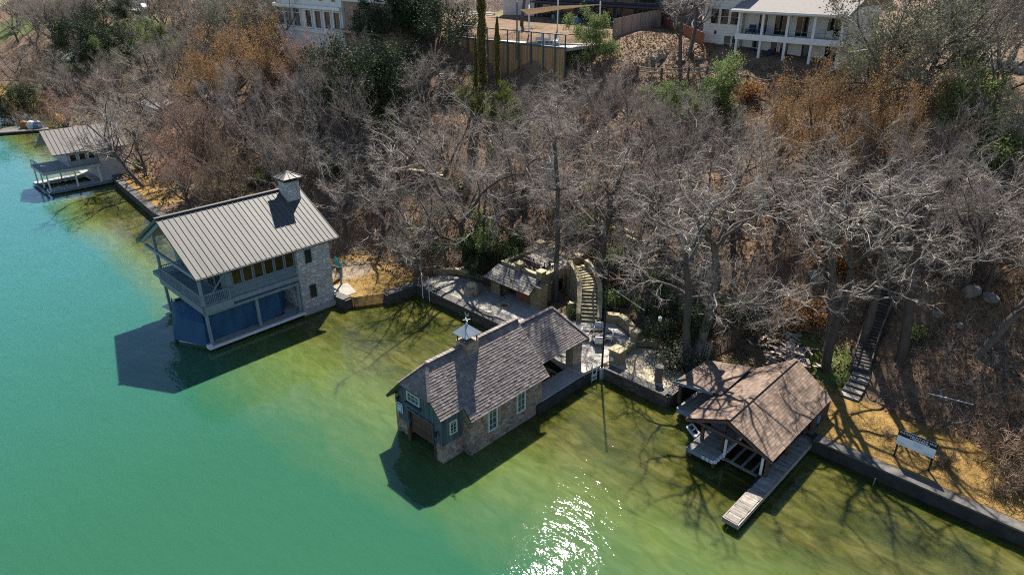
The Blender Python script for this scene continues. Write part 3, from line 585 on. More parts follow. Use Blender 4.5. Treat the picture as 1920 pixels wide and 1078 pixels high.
H.p('beam', MB().box(28.7, 28.95, 31.7, 37.7, 3.0, 3.22).box(32.8, 33.05, 31.7, 37.7, 3.0, 3.22), 'old_brown')
D = Thing('dock_walkway', 'pale concrete walkway beside the stone boathouse leading to the round terrace', 'dock', (27.5, 31.7, 0))
D.p('deck', MB().box(27.5, 29.05, 31.62, 36.25, .55, .9).box(33.1, 33.5, 31.62, 37, .5, .9), 'pale_slab'); D.p('fascia', MB().box(27.3, 27.48, 31.0, 38.3, -.3, .78), 'seawall')
sl = MB(); [sl.box(29.1, 33.1, a, a+.14, .45, .6) for a in np.arange(32.3, 36, .8)]; D.p('joist', sl, 'weathered')
pl = MB(); [pl.tube([(27.6, a, -1.5), (27.6, a, .6)], .12, 6) for a in (32.5, 35, 37.8)]; D.p('piling', pl, 'old_brown')
# ------------------------------------------------------------------ the brown shingled boat dock
H = Thing('boat_dock', 'open-sided boat dock under a wide rusty-brown shingle roof with tree shadows', 'boathouse', (15, 35, 0))
UR, ZR, EL, ER = 15.05, 3.6, 2.5, 2.35; c = dict(course=.2, w=.45, lift=.018)
s = MB(); shingles(s, (11.7, 35.0, ER), (11.7, 44.3, ER), (UR, 45.6, ZR), (UR, 35.3, ZR), **c)
shingles(s, (17.75, 35.0, EL), (17.75, 43.0, EL), (UR, 45.6, ZR), (UR, 35.3, ZR), **c)
shingles(s, (20.75, 38.4, 2.42), (20.45, 42.6, 2.5), (17.2, 43.2, 3.0), (17.2, 38.6, 2.86), **c)
ro = H.p('roof', s, 'brown_shingle'); d = MB(); e = .02
d.slab([(11.75, 35.05, ER-e), (11.75, 44.25, ER-e), (UR, 45.55, ZR-e), (UR, 35.35, ZR-e)], .12); d.slab([(17.7, 35.05, EL-e), (17.7, 43.0, EL-e), (UR, 45.55, ZR-e), (UR, 35.35, ZR-e)], .12); d.slab([(20.7, 38.45, 2.42-e), (20.4, 42.55, 2.5-e), (17.3, 43.1, 2.94-e), (17.3, 38.65, 2.8-e)], .12)
H.p('roof_deck', d, 'old_brown', ro)
rc = MB(); [rc.beam((UR, a, ZR+.05), (UR, a+.3, ZR+.04), .3, .03) for a in np.arange(35.3, 45.3, .29)]; H.p('ridge_cap', rc, 'brown_shingle', ro)
H.p('fascia', MB().beam((20.72, 38.4, 2.36), (17.75, 38.5, 2.72), .06, .2).beam((20.75, 38.4, 2.33), (20.48, 42.6, 2.4), .05, .16), 'siding', ro)
H.p('rafter', MB().beam((11.7, 35.05, ER-.18), (UR, 35.3, ZR-.18), .08, .2).beam((17.75, 35.05, EL-.18), (UR, 35.3, ZR-.18), .08, .2).beam((11.9, 35.5, 2.15), (17.6, 35.5, 2.3), .14, .2).beam((12.0, 35.5, 2.1), (12.0, 44, 2.15), .12, .18).beam((17.4, 35.5, 2.3), (17.4, 43, 2.3), .12, .18), 'old_brown')
for a, b, z0, z1 in ((12.15, 35.55, .6, 2.3), (16.85, 35.9, .7, 2.5), (15.3, 35.75, .7, 3.2), (12.1, 38.5, .6, 2.3), (12.1, 41.3, .6, 2.3), (15.3, 39.5, .7, 3.2), (17.3, 38.6, .7, 2.6), (17.3, 42, .7, 2.6), (20.3, 38.6, .7, 2.4), (20.2, 42.2, .7, 2.4)): H.p('post', MB().box(a-.1, a+.1, b-.1, b+.1, z0, z1), 'old_brown')
for a, b in ((15.0, 35.55), (12.45, 35.45)): H.p('guide_pole', MB().tube([(a, b, .3), (a, b, 1.95)], .09, 7), 'white')
w = MB(); w.box(11.75, 11.9, 41.4, 44.2, .9, 2.3); H.p('wall', w, 'old_brown'); w = MB(); w.box(11.9, 15.2, 44.0, 44.15, .9, 2.4); H.p('wall', w, 'old_brown'); w = MB(); [w.box(15.45, 15.5, 38+i*.25, 38+i*.25+.24, .75, 2.6) for i in range(16)]; H.p('wall', w, 'old_brown')
def planks(mb, poly_u0, poly_u1, v0, v1, z, w=.17, th_=.06, along='u'):
    k = max(1, round(((v1-v0) if along == 'u' else (poly_u1-poly_u0))/w))
    for i in range(k):
        j = random.uniform(-.012, .012); e = random.uniform(-.03, .03)
        if along == 'u': a = v0+(v1-v0)*i/k; mb.box(poly_u0-e, poly_u1+e, a+.008, a+(v1-v0)/k-.008, z-th_+j, z+j)
        else: a = poly_u0+(poly_u1-poly_u0)*i/k; mb.box(a+.008, a+(poly_u1-poly_u0)/k-.008, v0-e, v1+e, z-th_+j, z+j)
p = MB(); planks(p, 15.2, 17.1, 34.6, 38.0, .75); planks(p, 15.2, 17.2, 38.0, 41.5, .74); H.p('deck', p, 'weathered')
p = MB(); planks(p, 17.9, 19.95, 37.95, 41.4, .8, .2, .06, 'v'); planks(p, 17.25, 17.85, 38.3, 41.4, .5); H.p('deck', p, 'weathered')
f = MB(); f.box(15.2, 17.1, 34.5, 34.58, .4, .72); f.box(17.12, 17.2, 34.5, 38, .4, .72); f.box(17.9, 20.0, 37.85, 37.93, .4, .76); f.box(19.97, 20.05, 37.9, 41.4, .4, .76); H.p('fascia', f, 'siding')
bm = MB(); [bm.rbox((15.1, a, .62), .16, .2, .2, .3) for a in np.arange(34.6, 38.4, .3)]; [bm.rbox((a, 34.5, .6), .2, .16, .24, .3) for a in (15.3, 15.6, 15.9)]; H.p('bumper', bm, 'white')
bm = MB(); [bm.rbox((12.42, a, .62), .14, .18, .18, .3) for a in np.arange(34.0, 39.5, .3)]; H.p('bumper', bm, 'dark_metal')
pl = MB(); [pl.tube([(a, b, -1.5), (a, b, .7)], .12, 6) for a, b in ((15.3, 34.8), (17.0, 34.8), (17.0, 37.5), (19.8, 38.2), (15.3, 37.8))]; H.p('piling', pl, 'old_brown')
li = MB(); li.beam((12.4, 35.4, .45), (15.0, 35.5, .45), .12, .14); [li.beam((a, 35.45, .5), (a, 40.5, .5), .12, .12) for a in (13.0, 13.7, 14.4)]; li.beam((12.4, 40.5, .45), (15, 40.5, .45), .12); H.p('boat_lift', li, 'weathered')
H.p('ladder', MB().beam((17.25, 34.7, .6), (17.25, 34.7, -.4), .05).beam((17.25, 35.2, .6), (17.25, 35.2, -.4), .05).beam((17.25, 34.7, .2), (17.25, 35.2, .2), .05).beam((17.25, 34.7, 0), (17.25, 35.2, 0), .05), 'old_brown')
D = Thing('finger_pier', 'narrow weathered plank pier running out beyond the brown boat dock', 'pier', (11.8, 30.6, 0))
p = MB(); planks(p, 11.45, 12.3, 30.6, 41.4, .62, .2); D.p('deck', p, 'weathered'); D.p('stringer', MB().box(11.36, 11.43, 30.55, 41.4, .25, .58).box(12.32, 12.39, 30.55, 41.4, .25, .58).box(11.43, 12.32, 30.5, 30.58, .3, .6), 'weathered')
pl = MB(); [pl.tube([(a, b, -1.5), (a, b, .5)], .1, 6) for b in (31, 34.5, 38) for a in (11.55, 12.2)]; D.p('piling', pl, 'old_brown')
def armchair(name, u, v, z, ang, seat, label, group, s=1.0, frame='dark_metal'):
    t = Thing(name, label, 'chair', (u, v, z), group); ca, sa = math.cos(ang), math.sin(ang)
    R = lambda x, y: (u+x*ca-y*sa, v+x*sa+y*ca)
    t.p('seat', MB().rbox((*R(0, 0), z+.42*s), .62*s, .6*s, .14*s, ang), seat)
    t.p('backrest', MB().rbox((*R(0, .3*s), z+.72*s), .62*s, .12*s, .56*s, ang), seat)
    for x in (-.36*s, .36*s): t.p('armrest', MB().rbox((*R(x, 0), z+.58*s), .09*s, .6*s, .06*s, ang).rbox((*R(x, -.26*s), z+.3*s), .06*s, .06*s, .55*s, ang), frame)
    for x in (-.28*s, .28*s):
        for y in (-.25*s, .27*s): t.p('leg', MB().rbox((*R(x, y), z+.18*s), .05*s, .05*s, .36*s, ang), frame)
    return t
armchair('dock_chair', 12.1, 42.3, .95, 2.2, 'tarp_blue', 'blue chair tucked under the right eave of the brown boat dock', None)
# ladder frame of the swim float beside the dock
F_ = Thing('lift_frame', 'small white floating frame beside the brown dock deck', 'boat lift', (17.6, 36.2, .4))
F_.p('frame', MB().beam((17.5, 36.2, .42), (18.5, 36.8, .42), .1).beam((17.5, 36.8, .42), (18.4, 37.4, .42), .1).beam((17.5, 36.2, .42), (17.5, 36.8, .42), .1).beam((18.5, 36.8, .42), (18.4, 37.4, .42), .1).beam((18, 36.5, .42), (18, 37.1, .42), .08), 'white')
F_.p('float', MB().tube([(17.5, 36.5, .1), (18.45, 37.1, .1)], .16, 7), 'siding')
# ------------------------------------------------------------------ for-sale sign
Sg = Thing('for_sale_sign', 'black and white waterfront for sale board on two dark posts in dry grass', 'sign', (5.9, 42.6, 1.0))
Sg.p('board', MB().box(4.75, 7.0, 42.6, 42.66, 2.03, 3.14), 'sign_black'); Sg.p('panel', MB().box(4.77, 6.98, 42.588, 42.598, 2.05, 2.72), 'sign_white')
for a in (4.85, 6.88): Sg.p('post', MB().box(a-.05, a+.05, 42.67, 42.77, .7, 3.05), 'sign_black')
def text(t, s, u, v, z, size, mat, sx=1.0):
    cu = bpy.data.curves.new('lettering', 'FONT'); cu.body = s; cu.size = size; cu.align_x = 'CENTER'; cu.align_y = 'CENTER'; cu.extrude = .004; cu.space_character = 1.05
    tmp = bpy.data.objects.new('lettering', cu); COL.objects.link(tmp); bpy.context.view_layer.update()
    me = bpy.data.meshes.new_from_object(tmp.evaluated_get(bpy.context.evaluated_depsgraph_get())); COL.objects.unlink(tmp); bpy.data.objects.remove(tmp)
    for x in me.vertices: a, b, cc = x.co; x.co = (-(u-t.org[0])+a*sx, v-t.org[1]-cc, z-t.org[2]+b)
    me.materials.append(M[mat]); return link('lettering', me, t.o)
text(Sg, 'WATERFRONT FOR SALE', 5.88, 42.594, 2.98, .225, 'sign_white', .8)
ln = MB(); rr = random.Random(3)
def scribble(mb, u0, u1, z, h, v=42.584):
    u = u1
    while u > u0+.05: w_ = rr.uniform(.03, .11); mb.box(max(u0, u-w_), u, v, v+.004, z, z+h); u -= w_+.03
scribble(ln, 5.3, 6.3, 2.82, .06, 42.592); scribble(ln, 5.1, 6.1, 2.75, .04, 42.592); Sg.p('small_print', ln, 'sign_white')
ln = MB()
for z, a, b in ((2.58, 5.5, 6.0), (2.5, 5.4, 6.05), (2.42, 5.5, 5.95), (2.34, 5.45, 6.0), (2.2, 6.4, 6.9), (2.13, 6.3, 6.9), (2.2, 4.85, 5.4), (2.13, 4.85, 5.35), (2.27, 6.5, 6.9)): scribble(ln, a, b, z, .03)
Sg.p('small_print', ln, 'sign_grey')
one('mooring_stick', MB().tube([(7.2, 40.3, -1.2), (7.1, 40.25, .55)], .045, 6), 'weathered', 'thin pale stick standing in the water off the for-sale sign', 'stick', (7.2, 40.3, 0))
# ------------------------------------------------------------------ far white boathouse on the left
H = Thing('white_boathouse', 'two-level white boathouse with grey gable roof at the far left shore', 'boathouse', (111, 22.4, 0))
r = MB(); r.slab([(111.6, 23.4, 5.3), (110.8, 33.3, 5.3), (115.0, 33.6, 8.0), (115.8, 23.6, 8.0)], .2); r.slab([(120, 23.4, 5.3), (119.2, 33.3, 5.3), (115.02, 33.6, 8.0), (115.82, 23.6, 8.0)], .2); ro = H.p('roof', r, 'comp_roof')
sm = MB(); seams(sm, (111.6, 23.4, 5.3), (110.8, 33.3, 5.3), (115.0, 33.6, 8.0), (115.8, 23.6, 8.0), .6, .05); H.p('seam', sm, 'grey_shake', ro)
b = MB(); b.box(111.6, 119, 29.0, 32.6, .5, 5.2); b.add([(111.6, 28.95, 3.2), (119, 28.95, 3.2), (119, 28.95, 5.4), (115.4, 28.95, 7.6), (111.6, 28.95, 5.4)], [(0, 1, 2, 3, 4)]); H.p('wall', b, 'grey_wall')
H.p('upper_wall', MB().box(112.2, 119, 25.2, 28.9, 3.2, 5.1), 'grey_wall')
for a in (25.5, 26.7, 27.9): window(H, 'U', a, a+.9, 3.8, 4.9, 112.2, 1, 1, 'white', 'glass')
H.p('upper_deck', MB().box(111.4, 117.6, 21.8, 29, 2.9, 3.2), 'deck_board'); H.p('deck_band', MB().box(111.28, 111.38, 21.7, 29, 2.8, 3.2).box(111.3, 117.6, 21.62, 21.75, 2.8, 3.2), 'grey_wall')
H.p('dock', MB().box(111.2, 113, 22, 30, .2, .5).box(113, 120, 28, 30.5, .2, .5).box(116.9, 118.4, 21.6, 28, .2, .52), 'deck_board'); H.p('dock_edge', MB().box(111.05, 111.18, 21.9, 30, .15, .48).box(111.1, 118.4, 21.45, 21.6, .15, .5), 'siding')
for a, q in ((111.45, 22), (114.2, 21.9), (117.4, 21.9), (111.45, 25.5), (111.45, 28.6), (117.4, 25.0)): H.p('post', MB().box(a-.09, a+.09, q-.09, q+.09, .4, 2.9), 'white')
rl = MB(); railing(rl, (111.4, 21.8), (111.4, 28.8), 3.2, 4.1, .3, .06); railing(rl, (111.5, 21.8), (117.5, 21.8), 3.2, 4.1, .45, .05); H.p('railing', rl, 'siding')
pl = MB(); [pl.tube([(a, q, -1.5), (a, q, .3)], .12, 6) for a in (111.5, 114.5, 118) for q in (22, 25, 28)]; H.p('piling', pl, 'old_brown')
St = Thing('wooden_stair', 'outdoor wooden stair against the white boathouse end wall', 'stairs', (110.5, 32, 1))
t = MB(); [t.box(110.3, 111.5, 34.6-i*.3+.0, 34.6-i*.3+.26, 1.0+i*.25, 1.0+i*.25+.07) for i in range(13)]; St.p('tread', t, 'weathered'); St.p('handrail', MB().beam((110.25, 34.7, 1.9), (110.25, 30.9, 5.0), .1).beam((110.25, 34.7, 1.0), (110.25, 34.7, 2.0), .1).beam((110.25, 31.0, 4.0), (110.25, 31.0, 5.0), .1).beam((110.3, 34.7, .95), (110.3, 31, 4.0), .08, .25), 'weathered')
# ------------------------------------------------------------------ pavilion, stone stair, walls of the terraces
H = Thing('stone_pavilion', 'tan stone pavilion with paved roof terrace and tiled lean-to facing the water', 'pavilion', (40, 43, 1))
b = MB(); b.box(37.7, 42.9, 42.9, 48.6, .8, 3.45); b.box(41.7, 43.0, 41.6, 42.88, .8, 3.1); b.box(36.9, 38.1, 41.9, 42.88, .8, 3.3); H.p('wall', b, 'tan_stone')
H.p('terrace', MB().box(37.75, 42.85, 42.95, 48.55, 3.45, 3.56), 'pale_slab')
pp = MB(); pp.wall([(37.9, 43.1), (42.75, 43.1)], 3.45, 3.8, .28).wall([(42.7, 43.1), (42.7, 48.4)], 3.45, 3.8, .28).wall([(37.85, 43.1), (37.85, 48.4)], 3.45, 3.8, .28).wall([(37.85, 48.4), (42.75, 48.4)], 3.45, 3.8, .28)
for a, q in ((37.9, 43.1), (40.6, 43.1), (37.9, 48.4), (41.2, 48.4), (42.7, 48.4)): pp.box(a-.32, a+.32, q-.32, q+.32, 3.3, 4.25)
H.p('parapet', pp, 'tan_stone'); cp = MB(); [cp.rbox((a, q, 4.31), .8, .8, .1) for a, q in ((37.9, 43.1), (40.6, 43.1), (37.9, 48.4), (41.2, 48.4), (42.7, 48.4))]; cp.wall([(38.4, 43.1), (40.1, 43.1)], 3.81, 3.9, .4).wall([(41.1, 43.1), (42.8, 43.1)], 3.81, 3.9, .4).wall([(37.85, 43.7), (37.85, 47.9)], 3.81, 3.9, .4).wall([(42.7, 43.3), (42.7, 47.9)], 3.81, 3.9, .4).wall([(38.4, 48.4), (40.7, 48.4)], 3.81, 3.9, .4); H.p('coping', cp, 'cap_stone')
s = MB(); q = dict(course=.28, w=.4); shingles(s, (37.4, 40.9, 2.75), (43.3, 40.9, 2.75), (43.1, 42.75, 3.6), (37.7, 42.75, 3.6), **q); ro = H.p('roof', s, 'grey_shake'); d = MB(); d.slab([(37.45, 40.95, 2.72), (43.25, 40.95, 2.72), (43.05, 42.75, 3.57), (37.75, 42.75, 3.57)], .12); H.p('roof_deck', d, 'old_brown', ro)
H.p('doorway_shade', MB().box(38.1, 41.7, 42.84, 42.89, 1.0, 2.9), 'dark_wall'); H.p('bar_counter', MB().box(38.2, 40.2, 42.2, 42.6, 1.0, 2.05), 'red_wood'); H.p('post', MB().box(41.55, 41.69, 41.5, 41.64, 1.0, 2.9), 'old_brown')  # dark sheet on the stone paints the shade of the opening
window(H, 'U', 45.2, 45.9, 1.6, 2.8, 37.7, 1, 1, 'old_brown', 'glass'); window(H, 'U', 46.5, 47.4, 1.4, 3.0, 37.7, 1, 1, 'old_brown', 'glass', name='door')
Tt = Thing('terrace_table', 'long slatted table with bench frames on the pavilion roof terrace', 'table', (40.2, 45.5, 3.56))
Tt.p('tabletop', MB().box(39.0, 41.4, 44.9, 45.8, 4.2, 4.26), 'weathered'); [Tt.p('leg', MB().box(a-.05, a+.05, q2-.05, q2+.05, 3.56, 4.2), 'old_brown') for a in (39.2, 41.2) for q2 in (45.0, 45.7)]
for i in range(4): armchair('terrace_chair', 39.2+i*.62, 44.3, 3.56, math.pi, 'old_brown', 'dark chair of the row along the roof terrace table', 'chairs on the pavilion roof', .85)
armchair('lounge_chair', 38.5, 45.6, 3.56, .6, 'cushion', 'pale-cushioned chair at the right corner of the pavilion roof terrace', None)
path = [(32.4, 43.3, 1.05), (33.3, 44.5, 2.0), (34.2, 45.6, 2.9), (35.4, 46.4, 3.5), (36.7, 46.9, 4.0)]
St = Thing('stone_stair', 'curving tan stone stair with low side walls climbing from the round terrace', 'stairs', (32.4, 43.3, 1))
tr = MB(); rs = MB(); tot = 18
def along(f):
    x = f*(len(path)-1); i = min(int(x), len(path)-2); a, b_ = Vector(path[i]), Vector(path[i+1]); return a.lerp(b_, x-i)
for i in range(tot):
    p0, p1 = along(i/tot), along((i+1)/tot); dd = (p1-p0); an = math.atan2(dd.y, dd.x); dl = math.hypot(dd.x, dd.y)
    m_ = (p0+p1)/2; rs.rbox((m_.x, m_.y, p1.z-1.1), dl*1.25, 1.5, 2.05, an); tr.rbox((m_.x-math.cos(an)*.03, m_.y-math.sin(an)*.03, p1.z-.035), dl*1.22, 1.46, .07, an)
St.p('tread', tr, 'cap_stone'); St.p('riser', rs, 'tan_stone')
def offs(d, lo=0, hi=1, n=12):
    out = []
    for i in range(n+1): f = lo+(hi-lo)*i/n; a, b_ = along(max(0, f-.02)), along(min(1, f+.02)); t_ = (b_-a); L = math.hypot(t_.x, t_.y); p_ = along(f); out.append((p_.x-t_.y/L*d, p_.y+t_.x/L*d, p_.z-1))
    return out
wall_thing('stair_wall', offs(.92), .4, 1.5, .34, 'tan_stone', 'cap_stone', 'tan stone side wall along the pavilion side of the curving stair', 'wall', .1, .04)
wall_thing('stair_wall', offs(-.92), .6, 1.75, .34, 'tan_stone', 'cap_stone', 'taller tan stone wall along the outer side of the curving stair', 'wall', .1, .04)
wall_thing('terrace_wall', [(31.3, 44.35), (30.3, 44.95), (29.2, 44.6), (28.2, 43.9), (27.5, 42.9)], .7, 1.95, .45, 'tan_stone', 'cap_stone', 'curved stone wall behind the round white terrace', 'wall', .1, .05)
wall_thing('terrace_wall', [(27.3, 42.6), (26.9, 42.1), (26.9, 41.0)], .7, 1.75, .5, 'tan_stone', 'cap_stone', 'short stepped wall between the round terrace and the flagstone terrace', 'wall', .1, .05)
wall_thing('terrace_wall', [(27.0, 42.75), (26.2, 43.6), (24.3, 43.9), (22.8, 43.0)], .7, 1.6, .4, 'tan_stone', 'cap_stone', 'low stone wall at the back of the flagstone terrace', 'wall', .1, .05)
wall_thing('terrace_wall', [(34.9, 43.6), (34.2, 44.4), (35.2, 45.5), (36.6, 45.9)], .7, 2.0, .4, 'tan_stone', 'cap_stone', 'stone planter wall between pavilion and curving stair', 'wall', .1, .05)
wall_thing('terrace_wall', [(43.6, 43.0), (46.5, 42.9), (48.5, 42.2), (50.2, 40.6)], .7, 1.6, .4, 'tan_stone', 'cap_stone', 'low curved stone wall at the back of the shaded lakeside patio', 'wall', .1, .05)
for px, py, L_, lab in ((1180, 455, 6, 'zigzag stone retaining wall on the slope above the curving stair'), (1225, 500, 5, 'stone retaining wall stepping down the slope right of the curving stair')):
    u, v, z = ground(px, py); wall_thing('retaining_wall', [(u+L_/2, v+.8), (u+.6, v+1.2), (u, v-.2), (u-L_/2, v-.6)], z-1.2, z+.75, .4, 'tan_stone', 'cap_stone', lab, 'wall', .1, .05)
def pillar(u, v, z0, z1, w, label, mat='tan_stone'):
    t = Thing('gate_pillar', label, 'pillar', (u, v, z0)); t.p('shaft', MB().box(u-w/2, u+w/2, v-w/2, v+w/2, z0, z1), mat); t.p('cap', MB().rbox((u, v, z1+.06), w+.14, w+.14, .12), 'cap_stone'); return t
pillar(26.6, 39.6, 1, 2.15, .95, 'squat stone pillar beside the flagpole at the seawall corner'); pillar(27.1, 42.85, .9, 2.3, .7, 'stone pillar ending the curved terrace wall')
t = Thing('lantern', 'small white lamp box on the lake face of the squat pillar', 'lamp', (26.7, 39.05, 1.5)); t.p('body', MB().rbox((26.7, 39.02, 1.55), .25, .14, .3), 'white'); t.p('lid', MB().rbox((26.7, 39.0, 1.72), .32, .2, .05), 'zinc')
t = Thing('flagpole', 'tall slim dark flagpole with gold tip at the seawall corner', 'pole', (27.0, 38.15, 0)); t.p('pole', MB().tube([(27.0, 38.15, -.5), (27.0, 38.15, 5), (27.0, 38.2, 10.0)], [.09, .075, .05], 8), 'dark_metal'); t.p('finial', MB().lathe((27.0, 38.2, 10.0), [(.02, 0), (.09, .08), (.02, .17)], 8), 'leaf_orange'); t.p('base', MB().lathe((27.0, 38.15, .0), [(.2, 0), (.2, .9), (.12, 1.0)], 8), 'zinc')
t = Thing('swim_ladder', 'white swim ladder with hooped rails on the terrace edge', 'ladder', (27.6, 38.3, 1))
[t.p('rail', MB().tube([(27.2, a, -.6), (27.2, a, 1.5), (27.35, a, 1.75), (27.7, a, 1.7), (27.8, a, 1.05)], .035, 6), 'white') for a in (37.2, 37.75)]; [t.p('rung', MB().box(27.1, 27.3, 37.2, 37.75, z, z+.05), 'white') for z in (-.2, .15, .5)]
t = Thing('round_table', 'dark round patio table on the white terrace', 'table', (29.9, 41.3, 1.05)); t.p('tabletop', MB().lathe((29.9, 41.3, 1.72), [(.65, 0), (.67, .04), (.6, .06)], 16), 'dark_metal'); t.p('pedestal', MB().lathe((29.9, 41.3, 1.05), [(.4, 0), (.12, .08), (.1, .66)], 10), 'dark_metal')
labs = ['white-cushioned iron chair on the water side of the round table', 'white-cushioned iron chair on the stair side of the round table', 'white-cushioned iron chair right of the round table', 'white-cushioned iron chair left of the round table, nearest the shingle roof']
for a, lab in zip((-2.3, 1.0, 2.6, -.6), labs): armchair('patio_chair', 29.9+1.0*math.cos(a), 41.3+1.0*math.sin(a), 1.05, a-math.pi/2, 'cushion', lab, 'chairs round the patio table', 1.0)
t = Thing('potted_plant', 'lime-green pot of dry plants on the flagstone terrace', 'plant pot', (23.9, 42.3, 1.07)); t.p('pot', MB().lathe((23.9, 42.3, 1.07), [(.25, 0), (.42, .5), (.46, .55), (.36, .55), (.34, .45)], 14), 'green_pot'); t.p('soil', MB().lathe((23.9, 42.3, 1.5), [(.35, 0), (.3, .05), (.01, .09)], 10), 'soil')
t = Thing('piling_stump', 'stout dark banded post standing on the flagstone terrace edge', 'post', (22.7, 39.5, 1)); t.p('post', MB().lathe((22.7, 39.5, .9), [(.3, 0), (.3, 1.35), (.26, 1.4)], 12), 'log'); t.p('cap', MB().lathe((22.7, 39.5, 2.3), [(.34, 0), (.34, .06), (.15, .1)], 12), 'seawall_cap')
t = Thing('lamp_post', 'slim dark lamp post beside the green pot', 'lamp post', (24.6, 42.1, 1.07)); t.p('pole', MB().tube([(24.6, 42.1, 1.07), (24.6, 42.1, 4.6)], .04, 6), 'dark_metal'); t.p('lamp_shade', MB().lathe((24.6, 42.1, 4.5), [(.05, 0), (.16, .08), (.16, .3), (.03, .42)], 8), 'pale_frame')
t = Thing('fire_ring', 'small round red-rimmed fire ring set in the shaded patio', 'fire pit', (39.9, 40.3, 1.07)); t.p('rim', MB().lathe((39.9, 40.3, 1.07), [(.6, 0), (.55, .1), (.4, .1), (.36, .04)], 16), 'cap_stone'); t.p('ash', MB().lathe((39.9, 40.3, 1.07), [(.36, 0), (.3, .06), (.01, .07)], 12), 'red_wood')
t = Thing('stone_oven', 'round rough-stone cooker standing on the patio edge', 'grill', (43.9, 39.9, 1.06)); t.p('base', MB().lathe((43.9, 39.9, 1.0), [(.75, 0), (.8, .5), (.62, .9), (.5, 1.0)], 12), 'brown_stone'); t.p('lid', MB().lathe((43.9, 39.9, 2.0), [(.5, 0), (.35, .25), (.05, .35)], 10), 'cap_stone')
t = Thing('mooring_poles', 'pair of slim white poles at the patio seawall', 'poles', (48, 37.6, 0)); [t.p('pole', MB().tube([(a, 37.45, -1), (a, 37.45, 2.6)], .05, 6), 'white') for a in (48.3, 47.3)]
sp = MB()
St = Thing('shore_steps', 'dark stone steps curving down to the water in the cove corner', 'stairs', (51, 36, 0))
for i in range(6): sp.hexa([(49.9-i*.02, 34.3+i*.1, -1), (52.0+i*.35, 37.9+i*.35, -1), (52.0+i*.35+.5, 37.9+i*.35-.1, -1), (50.4+i*.3, 33.9+i*.1, -1)], [(x+i*.3*(k in (0, 3)), y, .15+i*.15) for k, (x, y) in enumerate([(49.9, 34.3+i*.1), (50.0+i*.33, 38.0), (50.5+i*.33, 38.0), (50.4, 33.9+i*.1)])])
sp = MB(); [sp.box(49.95+i*.36, 50.31+i*.36, 34.2-i*.2, 38.1, -1, .12+i*.16) for i in range(6)]; St.p('tread', sp, 'seawall_cap')
# second small stair beside the lodge, curving paths on the slope
def slope_stair(name, pts, w, label, mat='seawall_cap', n=10, rail=None):
    t = Thing(name, label, 'stairs', (pts[0][0], pts[0][1], pts[0][2])); mb = MB(); lo = MB()
    P = lambda f: (lambda x: Vector(pts[min(int(x), len(pts)-2)]).lerp(Vector(pts[min(int(x), len(pts)-2)+1]), x-min(int(x), len(pts)-2)))(f*(len(pts)-1))
    for i in range(n):
        a, b_ = P(i/n), P((i+1)/n); an = math.atan2(b_.y-a.y, b_.x-a.x); L = math.hypot(b_.x-a.x, b_.y-a.y); m_ = (a+b_)/2
        mb.rbox((m_.x, m_.y, b_.z), L*.86, w, .12, an); lo.rbox((m_.x, m_.y, b_.z-.33), L*1.02, w*.95, .5, an)
    t.p('tread', mb, mat); t.p('base', lo, 'seawall')
    if rail:
        for sgn in (-1, 1):
            r_ = MB(); q_ = []
            for i in range(n+1): a, b_ = P(max(0, i/n-.03)), P(min(1, i/n+.03)); d_ = b_-a; L = math.hypot(d_.x, d_.y); p_ = P(i/n); q_.append(Vector((p_.x-d_.y/L*w/2*sgn, p_.y+d_.x/L*w/2*sgn, p_.z)))
            for a, b_ in zip(q_[:-1], q_[1:]): r_.beam(a+Vector((0, 0, .95)), b_+Vector((0, 0, .95)), .09, .1); r_.beam(a+Vector((0, 0, .05)), b_+Vector((0, 0, .05)), .08, .26)
            for p_ in q_[::4]: r_.beam(p_, p_+Vector((0, 0, 1)), .09)
            t.p('handrail', r_, rail)
    return t
def gpts(l, dz=.1): return [(lambda g: (g[0], g[1], g[2]+dz))(ground(*p)) for p in l]
slope_stair('wooden_stair', [(11.4, 47.2, .95), (11.6, 50.2, 1.75)], 1.3, 'pale plank steps at the foot of the steep hillside stair', 'weathered', 5)
slope_stair('wooden_stair', gpts([(1610, 700), (1625, 650), (1645, 600), (1668, 545)], .35), 1.25, 'steep dark wooden stair with handrails climbing the right-hand slope', 'bark_dark', 26, 'log')
slope_stair('stone_steps', gpts([(612, 420), (622, 400), (645, 380)]), 1.4, 'stone garden steps behind the chimney end of the lodge', 'seawall_cap', 9)
slope_stair('stone_steps', gpts([(865, 372), (872, 355), (850, 335), (800, 322), (768, 318)]), 1.2, 'pale winding stone steps among the bare trees mid-slope', 'cap_stone', 16)
slope_stair('stone_steps', gpts([(842, 200), (838, 165), (832, 140)]), 1.3, 'narrow stone steps rising towards the bamboo-clad court', 'cap_stone', 12)
# ------------------------------------------------------------------ the white two-storey house at the top right
H = Thing('white_house', 'white two-storey house with pillared double porch above the right slope', 'house', (35, 82, 18.9))
b = MB(); b.box(42.0, 47.1, 83.8, 92, 16.5, 27.0); b.box(29.0, 41.98, 84.4, 92, 16.5, 25.2); H.p('wall', b, 'white_siding')
cl = MB(); [cl.box(42.0, 47.12, 83.76, 83.8, z, z+.3) for z in np.arange(18.6, 26.9, .34)]; H.p('cladding', cl, 'white_siding')
r = MB(); r.slab([(28.7, 81.3, 24.55), (42.35, 81.3, 24.55), (42.35, 89, 27.4), (28.7, 89, 27.4)], .22); r.slab([(28.7, 97, 24.5), (42.35, 97, 24.5), (42.35, 89.01, 27.4), (28.7, 89.01, 27.4)], .22); r.slab([(41.6, 83.3, 27.0), (47.6, 83.3, 27.0), (47.6, 88, 28.6), (41.6, 88, 28.6)], .2); ro = H.p('roof', r, 'comp_roof')
H.p('gutter', MB().box(28.7, 42.35, 81.2, 81.3, 24.35, 24.56), 'white', ro)
